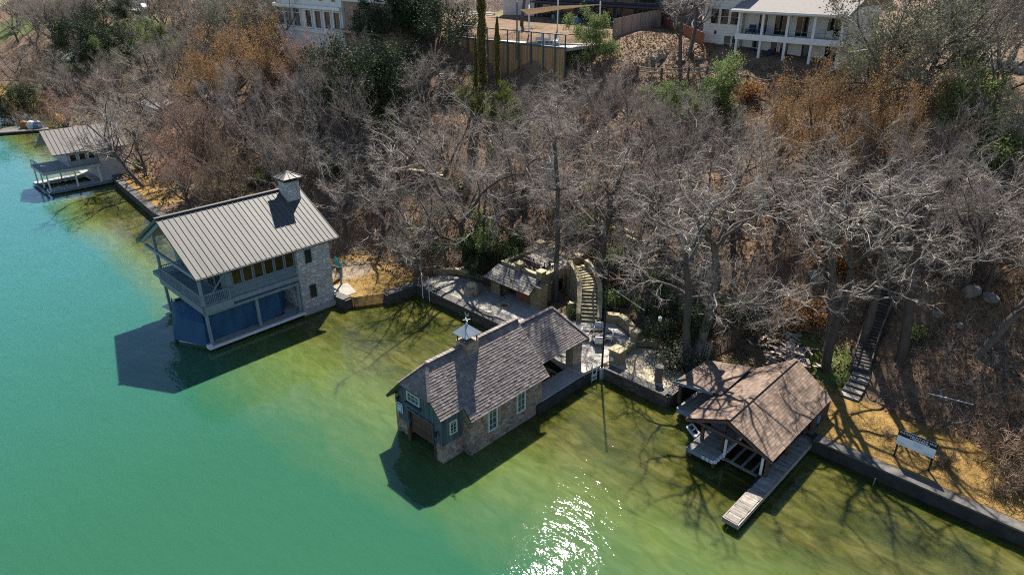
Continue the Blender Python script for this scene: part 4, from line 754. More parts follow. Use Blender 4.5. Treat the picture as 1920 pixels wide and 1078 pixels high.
H.p('porch_floor', MB().box(29.0, 41.6, 81.8, 84.4, 18.75, 18.95).box(29.0, 41.6, 81.8, 84.4, 21.4, 21.6), 'deck_board')
H.p('porch_beam', MB().box(28.95, 41.65, 81.72, 81.98, 21.3, 21.95).box(28.95, 41.65, 81.72, 81.98, 24.25, 24.5), 'white')
H.p('foundation', MB().box(29.0, 41.6, 81.85, 84.3, 16.0, 18.74), 'tan_brick')
for x in (41.4, 38.4, 35.4, 32.35, 29.3):
    for z0, z1 in ((18.95, 21.3), (21.95, 24.26)): H.p('porch_post', MB().box(x-.14, x+.14, 81.75, 82.0, z0, z1), 'white')
rl = MB(); railing(rl, (29.3, 81.95), (41.4, 81.95), 21.95, 22.55, 3.0, .03, 3); H.p('railing', rl, 'steel_post')
for a, q, z0, z1, nx in ((38.9, 40.2, 22.0, 24.1, 2), (36.1, 38.2, 21.75, 24.1, 2), (33.9, 35.6, 21.75, 24.1, 2), (30.2, 32.0, 22.0, 24.1, 2), (39.2, 40.7, 20.1, 21.1, 2), (37.3, 38.3, 19.1, 21.2, 1), (35.9, 37.1, 19.0, 21.2, 2), (33.4, 34.5, 19.0, 21.2, 1), (30.0, 31.8, 19.3, 21.2, 2)): window(H, 'V', a, q, z0, z1, 84.4, nx, 1, 'white', 'glass', .12)
for a in (45.1, 43.75, 42.4): window(H, 'V', a, a+1.15, 22.65, 24.5, 83.76, 1, 2, 'white', 'glass', .06)
for a in (43.1, 42.0): window(H, 'V', a, a+1.0, 19.6, 21.45, 83.76, 1, 2, 'white', 'glass', .06)
H.p('wall_lamp', MB().rbox((45.35, 83.65, 21.7), .18, .15, .4), 'dark_metal')
for i, (u, v, z, lab) in enumerate(((40.3, 82.9, 21.6, 'navy armchair at the left end of the upper porch'), (39.0, 82.7, 21.6, 'navy armchair with pale cushion beside the second porch post upstairs'), (40.2, 83.2, 18.95, 'navy armchair at the left end of the lower porch'), (37.9, 83.0, 18.95, 'navy armchair beside the second porch post downstairs'))): armchair('porch_chair', u, v, z, .2*i, 'navy', lab, 'navy porch chairs', 1.3)
t = Thing('porch_sofa', 'navy sofa against the lower porch wall', 'sofa', (38.9, 83.7, 18.95)); t.p('seat', MB().rbox((39.0, 83.6, 19.3), 1.6, .7, .4), 'navy'); t.p('backrest', MB().rbox((39.0, 84.0, 19.7), 1.6, .2, .6), 'navy'); t.p('leg', MB().rbox((39, 83.6, 19.02), 1.4, .6, .13), 'dark_metal')
for i, (u, lab) in enumerate(((31.6, 'pale wicker dining chair in the right bay of the upper porch, left of the pair'), (30.8, 'pale wicker dining chair in the right bay of the upper porch, right of the pair'))): armchair('dining_chair', u, 82.7, 21.6, math.pi, 'wicker', lab, 'dining chairs upstairs', 1.2, 'wicker')
t = Thing('dining_table', 'round pale dining table on the lower porch right bay', 'table', (31, 83, 18.95)); t.p('tabletop', MB().lathe((31, 83, 19.7), [(.8, 0), (.82, .05)], 14), 'wicker'); t.p('pedestal', MB().lathe((31, 83, 18.95), [(.4, 0), (.1, .1), (.1, .75)], 8), 'wicker')
# ------------------------------------------------------------------ court, shade sail, dark house
H = Thing('bamboo_court', 'raised pool court with bamboo-clad wall and blue-grey steel posts', 'terrace', (68, 70, 15))
pn = MB()
for i in range(110): a = 58.3+i*.181; zb = 14.6 if a < 76 else 17.4; pn.box(a+.008, a+.175, 70-random.uniform(0, .03), 70.14, zb, 19.75)
H.p('bamboo_screen', pn, 'bamboo'); H.p('deck', MB().box(58.2, 78.3, 70.16, 80.5, 19.5, 19.85), 'pale_slab'); H.p('edge_band', MB().box(58.15, 78.3, 69.9, 70.15, 19.76, 19.98), 'steel_post')
for a in (78.2, 76.2, 74.1, 72.2, 70.2, 68.3, 66.2, 64.0, 61.9, 59.9, 58.2): H.p('post', MB().box(a-.07, a+.07, 69.8, 69.92, 14.2, 21.5), 'steel_post')
H.p('rail', MB().box(58.15, 78.25, 69.8, 69.9, 21.4, 21.52).box(58.1, 58.2, 69.92, 77, 21.4, 21.5), 'steel_post'); wb = MB(); [wb.rbox((a, q2, 20.1), .5, .4, .5, .4*a) for a, q2 in ((64.5, 71.5), (63.6, 71.9), (62.6, 71.6), (61.4, 72), (60.4, 71.6))]
t = Thing('pool', 'pale rectangular plunge pool edge on the bamboo court', 'pool', (70, 74, 19.9)); t.p('coping', MB().box(66.5, 75, 73.5, 73.9, 19.86, 20.15).box(66.5, 66.9, 73.9, 78, 19.86, 20.15).box(74.6, 75, 73.9, 78, 19.86, 20.15).box(66.5, 75, 78, 78.4, 19.86, 20.15), 'white'); t.p('pool_water', MB().box(66.9, 74.6, 73.9, 78, 19.87, 20.0), 'green_glass')
for a, lab in ((64.3, 'leftmost white sun chair on the court deck'), (62.9, 'middle white sun chair on the court deck'), (61.3, 'rightmost white sun chair on the court deck')): armchair('deck_chair', a, 71.7, 19.85, .7, 'white', lab, 'white chairs on the court', 1.3, 'white')
Sl = Thing('shade_sail', 'tan triangular shade sail strung between poles over the court', 'shade sail', (66.4, 70, 24))
u1, z1 = at_v(975, 18.5, 70.4); u2, z2 = at_v(991, 28, 74.5); u3, z3 = at_v(1124, 9, 80)
Sl.p('canopy', MB().slab([(u1, 70.4, z1), (u2, 74.5, z2), ((u2+u3)/2, 77, (z2+z3)/2+.1), (u3, 80, z3), ((u1+u3)/2, 74.6, (z1+z3)/2+.15)], .05), 'sail')
for nm, u, v, zb, zt, mat, lab in (('pole', 66.4, 69.7, 17.8, 24.9, 'steel_post', 'tall blue-grey pole clamped to the bamboo wall'), ('pole', u2, 74.6, 19.8, z2+1.2, 'white', 'white pole holding the low corner of the shade sail'), ('pole', u3, 80.2, 19.4, z3+.3, 'white', 'white pole holding the far right corner of the shade sail'), ('pole', at_v(1045, 55, 81)[0], 81, 19.4, 29, 'white', 'white pole on the lawn in front of the dark house')):
    t = Thing('sail_pole', lab, 'pole', (u, v, zb), 'poles of the shade sail'); t.p('pole', MB().tube([(u, v, zb), (u, v, zt)], .1, 8), mat); t.p('cap', MB().lathe((u, v, zt), [(.11, 0), (.11, .06), (.03, .1)], 8), 'dark_metal')
H = Thing('dark_house', 'house with a dark glazed front and pale grey wing behind the court lawn', 'house', (76, 97, 19.8))
b = MB(); b.box(60, 87.3, 97, 106, 18.5, 30); H.p('wall', b, 'dark_wall'); b = MB(); b.box(87.35, 95.5, 96.5, 106, 18.5, 30); w2 = H.p('wing_wall', b, 'grey_wall')
for i in range(6): window(H, 'V', 63+i*4.0, 66.3+i*4.0, 20.2, 22.9, 97, 3, 1, 'steel_post', 'glass', .1)
for i in range(6): window(H, 'V', 63+i*4.0, 66.3+i*4.0, 23.8, 26.5, 97, 2, 1, 'steel_post', 'glass', .1)
H.p('balcony', MB().box(61, 87, 94.6, 96.9, 23.2, 23.5), 'dark_wall'); H.p('roof', MB().slab([(59, 94, 30), (96, 94, 30), (96, 107, 31), (59, 107, 31)], .3), 'comp_roof')
[H.p('post', MB().box(a-.1, a+.1, 94.7, 94.9, 19.5, 23.2), 'dark_wall') for a in (62, 68, 74, 80, 86)]
H.p('outdoor_stair', MB().beam((79.5, 94.4, 19.8), (74, 94.4, 23.2), .25, .3), 'dark_wall')
u, v = at_z(1079, 53, 20.0)
t = Thing('gas_grill', 'gas grill under a blue-grey cover on the dark house patio', 'grill', (u, v, 19.9)); t.p('cover', MB().rbox((u, v, 20.6), 1.9, .9, 1.3).rbox((u, v, 21.35), 1.5, .8, .4), 'tarp_blue'); t.p('side_shelf', MB().rbox((u+1.2, v, 20.6), .6, .6, .3), 'tarp_blue')
u, v = at_z(1032, 46, 20.0); armchair('lawn_chair', u, v, 19.9, .5, 'tarp_blue', 'blue-grey lawn chair on the grass before the dark house', None, 1.6)
t = Thing('garden_steps', 'broad pale garden steps across the lawn left of the dark house', 'stairs', (104, 98, 20)); s = MB()
for i in range(6): s.box(93.5+i*.4, 104, 90+i*.8, 90.5+i*.8, 19, 20.1+i*.2)
t.p('tread', s, 'pale_slab')
wall_thing('retaining_wall', [(100.5, 74), (83, 74)], 15, 20.3, .5, 'white_stone', 'white', 'white-washed retaining wall with blue fence left of the court', 'wall')
t = Thing('metal_fence', 'low blue-grey metal fence on top of the white retaining wall', 'fence', (100, 74.2, 20)); rl = MB(); railing(rl, (100.4, 74.1), (83.2, 74.1), 20.3, 21.2, .35, .06, 2.2); t.p('railing', rl, 'steel_post')
# ------------------------------------------------------------------ house at the top left centre
H = Thing('glazed_house', 'tall house with white glazed sunroom and tan brick end at the top', 'house', (105, 62, 20))
b = MB(); b.box(95.6, 115, 62.2, 72, 13, 29); H.p('wall', b, 'white_siding'); b = MB(); b.box(83.9, 95.55, 62.6, 72, 13, 24.3); H.p('brick_wall', b, 'tan_brick'); b = MB(); b.box(84.3, 95.55, 62.3, 72, 24.32, 29); H.p('upper_wall', b, 'white_siding')
H.p('floor_band', MB().box(95.4, 115.4, 61.6, 62.18, 22.95, 23.4).box(95.4, 115.2, 61.9, 62.18, 19.4, 19.9), 'white')
for a in np.arange(107.4, 114.5, 2.55): window(H, 'V', a, a+2.4, 20.0, 22.9, 62.2, 1, 1, 'white', 'green_glass', .12, .25); H.p('transom', MB().box(a, a+2.4, 61.92, 61.96, 22.1, 22.22), 'white')
for a in (96.0, 98.6, 101.3, 104.1): window(H, 'V', a, a+2.0, 20.0, 22.8, 62.2, 1, 1, 'white', 'glass', .16, .2)
for a in (97, 100.5, 104, 107.5, 111): window(H, 'V', a, a+1.2, 24.0, 25.6, 62.2, 1, 2, 'white', 'glass', .1)
for a in (86.6, 91.5): window(H, 'V', a, a+1.6, 21.6, 23.2, 62.6, 2, 1, 'old_brown', 'glass', .1)
H.p('foundation_pier', MB().box(88.0, 88.9, 61.6, 62.5, 14, 20.8), 'concrete'); H.p('roof', MB().slab([(83, 61, 29), (116, 61, 29), (116, 73, 30), (83, 73, 30)], .3), 'comp_roof')
H.p('balcony_slab', MB().box(84, 95.5, 60.5, 62.55, 20.2, 20.5), 'cap_stone')
# further houses and car far left
def far_house(px, py, w_, d_, hgt, label, mat, roofmat):
    u, v, z = ground(px, py); t = Thing('distant_house', label, 'house', (u, v, z)); t.p('wall', MB().box(u-w_/2, u+w_/2, v, v+d_, z-3, z+hgt), mat)
    t.p('roof', MB().slab([(u-w_/2-.4, v-.5, z+hgt), (u+w_/2+.4, v-.5, z+hgt), (u+w_/2+.4, v+d_/2, z+hgt+2), (u-w_/2-.4, v+d_/2, z+hgt+2)], .2).slab([(u-w_/2-.4, v+d_+.5, z+hgt), (u+w_/2+.4, v+d_+.5, z+hgt), (u+w_/2+.4, v+d_/2+.01, z+hgt+2), (u-w_/2-.4, v+d_/2+.01, z+hgt+2)], .2), roofmat)
    for i in range(3): a = u-w_/2+1+i*(w_-2)/3; window(t, 'V', a, a+1.4, z+1, z+2.4, v, 2, 1, 'white', 'glass', .08)
    return t
far_house(222, 16, 10, 7, 4.5, 'pale grey cottage glimpsed through trees beside the parked car', 'grey_wall', 'comp_roof')
u, v, z = ground(272, 20)
paving('road', [(u-8, v-3), (u+7, v-3), (u+7, v+2), (u-8, v+2)], z+.15, 'concrete', 1.5)
C = Thing('parked_car', 'silver-white car parked among trees at the top left', 'car', (u, v-.5, z+.15)); z += .15; v -= .5
cb = MB(); prof = [(-2.3, .35), (2.3, .35), (2.35, .75), (2.1, .95), (1.2, 1.0), (.5, 1.5), (-1.3, 1.55), (-2.1, 1.05), (-2.35, .9)]
cb.add([(u+a, v-.85, z+h) for a, h in prof]+[(u+a, v+.85, z+h) for a, h in prof], [tuple(range(9)), tuple(range(17, 8, -1))]+[(i, 9+i, 9+(i+1) % 9, (i+1) % 9) for i in range(9)]); C.p('body', cb, 'car_paint')
C.p('window', MB().hexa([(u-1.7, v-.87, z+1.05), (u+.95, v-.87, z+1.05), (u+.95, v-.855, z+1.05), (u-1.7, v-.855, z+1.05)], [(u-1.3, v-.87, z+1.45), (u+.4, v-.87, z+1.45), (u+.4, v-.855, z+1.45), (u-1.3, v-.855, z+1.45)]), 'glass'); C.p('roof_panel', MB().box(u-1.25, u+.45, v-.75, v+.75, z+1.5, z+1.6), 'white')
for a in (-1.4, 1.45):
    for s_ in (-.8, .8): wh = C.p('wheel', MB().tube([(u+a, v+s_-.1, z+.33), (u+a, v+s_+.1, z+.33)], .33, 12), 'rubber'); C.p('rim', MB().tube([(u+a, v+s_-.12*(1 if s_ < 0 else -1)-.0, z+.33), (u+a, v+s_+(.115 if s_ > 0 else -.115), z+.33)], .2, 10), 'zinc', wh)
C.p('headlight', MB().rbox((u+2.3, v-.65, z+.78), .1, .3, .14), 'white')
u, v, z = ground(150, 132); t = Thing('green_canopy', 'faded green tent roof with white edge among the left trees', 'canopy', (u, v, z+2.2)); z += 2.6
t.p('roof', MB().slab([(u-4.2, v-2.5, z), (u+3.6, v-2.5, z), (u+2.2, v+1.6, z+2.4), (u-2.4, v+1.6, z+2.4)], .08), 'tarp_green'); t.p('strip', MB().slab([(u-3.0, v-2.0, z+.45), (u-2.3, v-2.0, z+.45), (u-1.9, v+1.6, z+2.5), (u-2.4, v+1.6, z+2.5)], .06).slab([(u-6.5, v+1.0, z+2.3), (u-2.4, v+1.2, z+2.3), (u-2.4, v+2, z+2.5), (u-6.5, v+1.8, z+2.5)], .06), 'white'); t.p('end_flap', MB().slab([(u-4.2, v-2.5, z-.02), (u-2.9, v-2.5, z-.02), (u-2.6, v-.4, z+1.15), (u-3.4, v-.4, z+1.1)], .06), 'tarp_blue')
for a in (-4, 3.4): t.p('post', MB().box(u+a-.06, u+a+.06, v-2.4, v-2.3, z-3.5, z), 'weathered')
u, v, z = ground(300, 205); t = Thing('hillside_roof', 'pale green-grey low roof half hidden by bare trees on the left slope', 'shed', (u, v, z)); t.p('roof', MB().slab([(u-5, v-2.2, z+.9), (u+5, v-2.2, z+.9), (u+5, v+2, z+1.8), (u-5, v+2, z+1.8)], .2), 'comp_roof'); t.p('wall', MB().box(u-4.6, u+4.6, v-1.8, v+1.6, z-3, z+.85), 'white_siding')
# dock with orange things at the far-left edge
u, v = at_z(40, 243, .6); t = Thing('far_dock', 'pale floating dock with clutter at the far left edge of the lake', 'dock', (u, v, .5)); t.p('deck', MB().prism([at_z(-40, 252, .5), at_z(92, 243, .5), at_z(88, 235, .5), at_z(-40, 240, .5)], .1, .55), 'seawall_cap'); t.p('fascia', MB().prism([at_z(-40, 256, .2), at_z(94, 246, .2), at_z(93, 243, .2), at_z(-40, 252, .2)], -.3, .5), 'rubber')
for i, (px, mat, lab) in enumerate(((47, 'leaf_orange', 'orange bundle on the far dock'), (60, 'white', 'white sack on the far dock'), (72, 'tarp_blue', 'grey-green drum at the end of the far dock'))):
    a = at_z(px, 240, .6); t = Thing('dock_bundle', lab, 'bundle', (*a, .55)); t.p('body', MB().lathe((*a, .55), [(.75, 0), (.85, .6), (.6, 1.2), (.1, 1.5)], 8), mat); t.p('tie', MB().lathe((*a, 1.05), [(.86, 0), (.88, .06), (.84, .1)], 8), 'weathered')
# ------------------------------------------------------------------ fences on the top right
def board_fence(pts, h, mat, label, w=.2):
    t = Thing('board_fence', label, 'fence', pts[0]); b_ = MB(); po = MB()
    for a, q in zip(pts[:-1], pts[1:]):
        a, q = Vector(a), Vector(q); L = (q-a).length; n = int(L/w)
        for i in range(n):
            p0, p1 = a.lerp(q, i/n), a.lerp(q, (i+.94)/n); j = random.uniform(-.04, .04); b_.beam((p0.x, p0.y, p0.z+h/2+j), (p1.x, p1.y, p1.z+h/2+j), .03, h)
        for i in range(0, n+1, 12): p = a.lerp(q, i/n); t.p('post', MB().box(p.x-.06, p.x+.06, p.y+.03, p.y+.15, p.z-.4, p.z+h+.05), mat)
    t.p('board', b_, mat); return t
f0 = ground(1148, 72); f1 = ground(1235, 50); f2 = ground(1322, 28); board_fence([(f0[0], f0[1], f0[2]-.2), (f1[0], f1[1], f1[2]-.2), (f2[0], f2[1], f2[2]-.2)], 2.6, 'wood_fence', 'long grey-brown board fence between the court and the white house', .25)
f0 = ground(1244, 52); f1 = ground(1318, 88); board_fence([(f0[0], f0[1], f0[2]), (f1[0], f1[1], f1[2])], 1.6, 'red_wood', 'low reddish board fence beside the white house wall')
def rail_fence(pts, label, name='rail_fence'):
    t = Thing(name, label, 'fence', pts[0])
    for p in pts: t.p('post', MB().beam((p[0], p[1], p[2]-.4), (p[0], p[1], p[2]+1.15), .2), 'log')
    for a, q in zip(pts[:-1], pts[1:]):
        for h in (.55, 1.0): t.p('rail', MB().tube([(a[0], a[1], a[2]+h), ((a[0]+q[0])/2, (a[1]+q[1])/2, (a[2]+q[2])/2+h-.06), (q[0], q[1], q[2]+h)], .075, 6), 'weathered')
    return t
rail_fence([ground(x, y) for x, y in ((1700, 178), (1760, 185), (1820, 195), (1868, 205), (1925, 215), (1990, 225))], 'split-rail fence across the grassy knoll at the upper right')
rail_fence([ground(x, y) for x, y in ((1195, 142), (1240, 146), (1290, 145), (1325, 143), (1360, 150), (1400, 160), (1440, 170))], 'log fence below the white house yard')
for i, (p, q, lab) in enumerate((((1740, 740), (1825, 762), 'pale fallen pipe lying on the shaded right slope'), ((1440, 765), (1470, 700), ''))):
    if lab: a, b_ = ground(*p), ground(*q); one('fallen_pole', MB().tube([(a[0], a[1], a[2]+.12), (b_[0], b_[1], b_[2]+.15)], .05, 6), 'white', lab, 'pole', a)
a = ground(1378, 548); b_ = ground(1150, 570)
one('cable', MB().tube([(31.0, 44.7, 4.3), (29.5, 45.0, 3.6), (28.0, 45.3, 3.0)], .035, 5), 'white', 'thin pale cable sloping down beside the flagpole', 'cable', (31, 44.7, 3))
# rocks and debris
def rock_mesh(seed, r=1):
    rr_ = np.random.default_rng(seed); import bmesh
    bm = bmesh.new(); bmesh.ops.create_icosphere(bm, subdivisions=3, radius=r)
    sx, sy, sz = rr_.uniform(.8, 1.3), rr_.uniform(.7, 1.1), rr_.uniform(.5, .8)
    for v_ in bm.verts:
        n_ = mnoise.noise(Vector(v_.co)*1.3+Vector((seed*3.1, 0, 0)))*.45+mnoise.noise(Vector(v_.co)*3.5+Vector((0, seed, 0)))*.15; v_.co *= 1+n_; v_.co.x *= sx; v_.co.y *= sy; v_.co.z *= sz
    m = bpy.data.meshes.new('boulder'); bm.to_mesh(m); bm.free(); m.attributes.new('rnd', 'FLOAT', 'FACE').data.foreach_set('value', [.5]*len(m.polygons)); m.materials.append(M['rock']); return m
RM = [rock_mesh(i) for i in range(4)]
for i, (px, py, r, lab) in enumerate(((1533, 522, .95, 'tall upright boulder behind the big forked trunk'), (1580, 560, .6, 'grey boulder right of the forked trunk'), (1560, 553, .5, 'smaller grey boulder beside the forked trunk'), (1822, 550, 1.0, 'broad flat boulder by the leaning trunk'), (1856, 560, .8, 'second boulder just right of the leaning trunk'), (1845, 135, 1.6, 'pale rock outcrop on the sunny knoll at upper right'), (1880, 132, 1.3, 'grey-blue rock beside the pale outcrop'), (1905, 138, 1.1, 'dark rock at the right end of the knoll outcrop'), (1640, 525, .5, 'small stone below the tree tops on the right slope'), (1758, 590, .5, 'small stone on the dark right slope'), (1800, 612, .45, 'lowest small stone on the dark right slope'), (1242, 108, .8, 'pale yard rock below the board fence'), (1275, 115, .7, 'pale yard rock left of the white house'), (1310, 112, .6, 'pale yard rock at the white house corner'), (1225, 112, .6, 'leftmost pale yard rock near the board fence'), (1455, 205, .7, 'pale slope rock at the edge of the rusty tree'), (1470, 218, .6, 'pale rock just under the rusty tree edge'), (1395, 205, .7, 'rock beside the yellow shrub'), (1510, 690, .3, 'small stone by the debris heap'), (1330, 585, .5, 'stone on the slope above the flagstone terrace'), (1270, 570, .55, 'rounded stone among litter above the flagstone terrace'))):
    u, v, z = ground(px, py); o = link('boulder', RM[i % 4], None, (u, v, z+r*.15), label=lab, category='boulder', group='boulders on the slope'); r *= .75; o.scale = (r, r, r*(1.5 if i == 0 else 1)); o.rotation_euler[2] += i*1.3
u, v, z = ground(1478, 668)
hp = MB()
for i in range(130):
    a = random.uniform(0, 6.3); r = abs(random.gauss(0, 1.2)); L = random.uniform(.3, 1.5); x, y = u+r*math.cos(a), v+r*math.sin(a)*.8; zz = max(th(x, y), z)+max(0, .8-r*.35)*random.uniform(.2, 1); d = Vector((random.gauss(0, 1), random.gauss(0, 1), random.gauss(0, .35))).normalized()*L/2
    hp.beam(Vector((x, y, zz+.1))-d, Vector((x, y, zz+.1))+d, random.uniform(.06, .28), random.uniform(.03, .08))
one('debris_heap', hp, 'rubble_wood', 'heap of pale broken boards and rubble behind the brown boat dock', 'debris', (u, v, z))
t = Thing('old_chair', 'toppled pale slatted chair at the foot of the debris heap', 'chair', (*ground(1443, 688)[:2], 1)); uu, vv, zz = ground(1443, 688); t.p('seat', MB().rbox((uu, vv, zz+.35), .6, .5, .06), 'weathered'); t.p('backrest', MB().rbox((uu, vv+.3, zz+.6), .6, .06, .5), 'weathered'); [t.p('leg', MB().rbox((uu+a, vv+b_, zz+.15), .05, .05, .4), 'weathered') for a in (-.25, .25) for b_ in (-.2, .2)]
u, v, z = ground(1308, 690); t = Thing('trellis', 'tilted tan lattice trellis behind the brown dock roof', 'trellis', (u, v, z)); lt = MB(); [lt.beam((u-.6+i*.2, v, z), (u-.6+i*.2, v+.5, z+2.4), .04) for i in range(7)]; [lt.beam((u-.6, v+i*.05, z+.05+i*.24), (u+.6, v+i*.05, z+.05+i*.24), .035) for i in range(10)]; t.p('lattice', lt, 'cap_stone'); t.p('frame', MB().beam((u-.65, v, z-.2), (u-.65, v+.5, z+2.5), .09).beam((u+.65, v, z-.2), (u+.65, v+.5, z+2.5), .09), 'weathered')
# ------------------------------------------------------------------ vegetation
def unit(a): return a/np.maximum(np.linalg.norm(a, axis=-1, keepdims=True), 1e-9)
class Plant:
    def __init__(s, seed): s.g = np.random.default_rng(seed); s.V = []; s.Q = []; s.R = []; s.n = 0; s.src = []
    def put(s, v, q, r): s.V.append(v); s.Q.append(q+s.n); s.R.append(r); s.n += len(v)
    def tube(s, pts, rad_, n):
        pts = np.array(pts); k = len(pts); d = unit(np.gradient(pts, axis=0)); ref = np.where(np.abs(d[:, 2:3]) < .9, [[0, 0, 1.]], [[1., 0, 0]]); a = unit(np.cross(d, ref)); b = np.cross(d, a)
        t = 2*np.pi*np.arange(n)/n; v = pts[:, None]+(a[:, None]*np.cos(t)[None, :, None]+b[:, None]*np.sin(t)[None, :, None])*np.array(rad_)[:, None, None]
        i, j = np.meshgrid(np.arange(k-1), np.arange(n), indexing='ij'); i = i.ravel(); j = j.ravel(); jn = (j+1) % n
        s.put(v.reshape(-1, 3), np.stack([i*n+j, i*n+jn, (i+1)*n+jn, (i+1)*n+j], -1), np.full(len(i), s.g.random()))
    def twigs(s, P, D, L, R, up=.15):
        g = s.g; N = len(P); D = unit(D); mid = P+D*L[:, None]*.5+g.normal(0, .05, (N, 3))*L[:, None]; D2 = unit(D+g.normal(0, .35, (N, 3))+[0, 0, up]); end = mid+D2*L[:, None]*.5
        ref = unit(g.normal(size=(N, 3))); a = unit(np.cross(D, ref)); b = np.cross(D, a); vs = []
        for pt, f in ((P, 1.0), (mid, .8), (end, .35)):
            for t in (0, 2.094, 4.189): vs.append(pt+(a*math.cos(t)+b*math.sin(t))*(R*f)[:, None])
        v = np.stack(vs, 1).reshape(-1, 3); o = (np.arange(N)*9)[:, None, None]; q = np.array([[r*3+j, r*3+(j+1) % 3, r*3+3+(j+1) % 3, r*3+3+j] for r in (0, 1) for j in range(3)])[None]
        s.put(v, (o+q).reshape(-1, 4), np.repeat(g.random(N), 6)); return mid, end, D2
    def leaves(s, C, size, flat=0.0, asp=.6):
        g = s.g; N = len(C); n_ = unit(g.normal(size=(N, 3))+[0, 0, flat]); a = unit(np.cross(n_, g.normal(size=(N, 3)))); b = np.cross(n_, a); sz = size*g.uniform(.6, 1.4, (N, 1))
        v = np.stack([C-a*sz, C-b*sz*asp, C+a*sz, C+b*sz*asp], 1).reshape(-1, 3); s.put(v, np.arange(4*N).reshape(N, 4), g.random(N))
    def mesh(s, name, mat): return npmesh(name, np.concatenate(s.V), np.concatenate(s.Q), [mat], np.concatenate(s.R))
def make_tree(seed, H=11, spread=5.0, trunk=.4, r0=.26, limbs=7, sub=7, fine=6, lean=(0, 0), twl=.9, twr=.013, wander=.2, up=.06, fork=False, tdens=1.0, low=.62, lfac=.52, elr=(.1, .95)):
    """returns (trunk mesh data, crown Plant, twig ends)"""
    g = np.random.default_rng(seed); tr = Plant(seed); cr = Plant(seed+500); seeds = []
    def line(p, d, L, n, w, upb):
        pts = [np.array(p)]; d = d/np.linalg.norm(d)
        for i in range(n): d = d+g.normal(0, w, 3)+np.array([0, 0, upb]); d /= np.linalg.norm(d); pts.append(pts[-1]+d*L/n)
        return np.array(pts)
    def side(d, ang):
        a = np.cross(d, g.normal(size=3)); a /= np.linalg.norm(a); return d*math.cos(ang)+a*math.sin(ang)
    stems = [(np.array([lean[0], lean[1], 1.0]), H*trunk, r0)]
    if fork: stems = [(np.array([lean[0]+.35, lean[1], 1.0]), H*trunk*1.1, r0*.8), (np.array([lean[0]-.35, lean[1]+.1, 1.0]), H*trunk, r0*.75)]
    for d0, L0, rr in stems:
        tk = line([0, 0, -.5], d0, L0+.5, 7, .06, .05); tr.tube(tk, np.linspace(rr*1.25, rr*.75, len(tk)), 8)
        nl = limbs if not fork else max(3, limbs//2+1)
        az0 = g.uniform(0, 6.3)
        for i in range(nl):
            f = 1.0 if i < 2 else g.uniform(low, 1.0); p = tk[-1]*f+tk[-2]*(1-f) if f > .86 else tk[int(f*7)]
            az = az0+i*2.4+g.normal(0, .3); el = g.uniform(*elr) if i > 1 else g.uniform(.8, 1.2); d = np.array([math.cos(az)*math.cos(el), math.sin(az)*math.cos(el), math.sin(el)])
            L = g.uniform(.75, 1.1)*(spread*math.cos(el)+(H*(1-trunk))*math.sin(el))
            lb = line(p, d, L, 8, wander, up*.5); lr = rr*g.uniform(lfac-.1, lfac+.1); rad_l = np.linspace(lr, lr*.22, 9); tr.tube(lb, rad_l, 6)
            for k in range(sub):
                t = g.uniform(.22, 1.0) if k else 1.0; x = t*8; a = min(int(x), 7); q = lb[a]+(lb[a+1]-lb[a])*(x-a); dd = lb[a+1]-lb[a]; dd /= np.linalg.norm(dd)
                L2 = L*g.uniform(.3, .5)*(1.15-.4*t); b2 = line(q, side(dd, g.uniform(.45, 1.05)), L2, 6, wander*1.15, up); r2 = max(.02, np.interp(t, [0, 1], [lr, lr*.22])*.7)
                cr.tube(b2, np.linspace(max(.026, r2), .012, 7), 4); seeds.append((b2, L2))
                for m in range(fine):
                    t2 = g.uniform(.2, 1.0); x = t2*6; a = min(int(x), 5); q2 = b2[a]+(b2[a+1]-b2[a])*(x-a); d2 = b2[a+1]-b2[a]; d2 /= np.linalg.norm(d2); L3 = L2*g.uniform(.3, .55)
                    b3 = line(q2, side(d2, g.uniform(.4, 1.0)), L3, 4, wander*1.2, up); cr.tube(b3, np.linspace(max(.014, r2*.45), .009, 5), 3); seeds.append((b3, L3))
    P = []; D = []
    for b, L in seeds:
        n = max(3, int(L*7.0*tdens)); t = g.uniform(.15, 1, n)*(len(b)-1); i = np.minimum(t.astype(int), len(b)-2); P.append(b[i]+(b[i+1]-b[i])*(t-i)[:, None]); D.append(unit(b[i+1]-b[i])+g.normal(0, .65, (n, 3))+[0, 0, up])
    P = np.concatenate(P); D = np.concatenate(D); n = len(P)
    mid, end, d2 = cr.twigs(P, D, g.uniform(.4, 1.15, n)*twl, g.uniform(.75, 1.25, n)*twr, up)
    return tr, cr, (mid, end, d2)
KIND = {}
def bare(key, seeds, bark_, twig, **kw):
    KIND[key] = []
    for s in seeds:
        tr, cr, e = make_tree(s, **kw); KIND[key].append((kw.get('H', 11), [('trunk', tr.mesh('trunk', bark_)), ('crown', cr.mesh('crown', twig))]))
def leafy(key, seeds, bark_, twig, leafm, nleaf, size, spread_=.35, flat=.3, clump=1, **kw):
    KIND[key] = []
    for s in seeds:
        tr, cr, (mid, end, d2) = make_tree(s, **kw); g = np.random.default_rng(s); lf = Plant(s+900); i = g.integers(0, len(end), nleaf); base = end[i]
        C = base+g.normal(0, spread_, (nleaf, 3)); lf.leaves(C, size, flat); KIND[key].append((kw.get('H', 11), [('trunk', tr.mesh('trunk', bark_)), ('branches', cr.mesh('branches', twig)), ('crown', lf.mesh('crown', leafm))]))
bare('grey', [1, 2, 3, 4, 5], 'bark_grey', 'twig_grey', H=11, spread=5.2, trunk=.36, limbs=7, sub=7, fine=4, wander=.25, twr=.0075, tdens=.8)
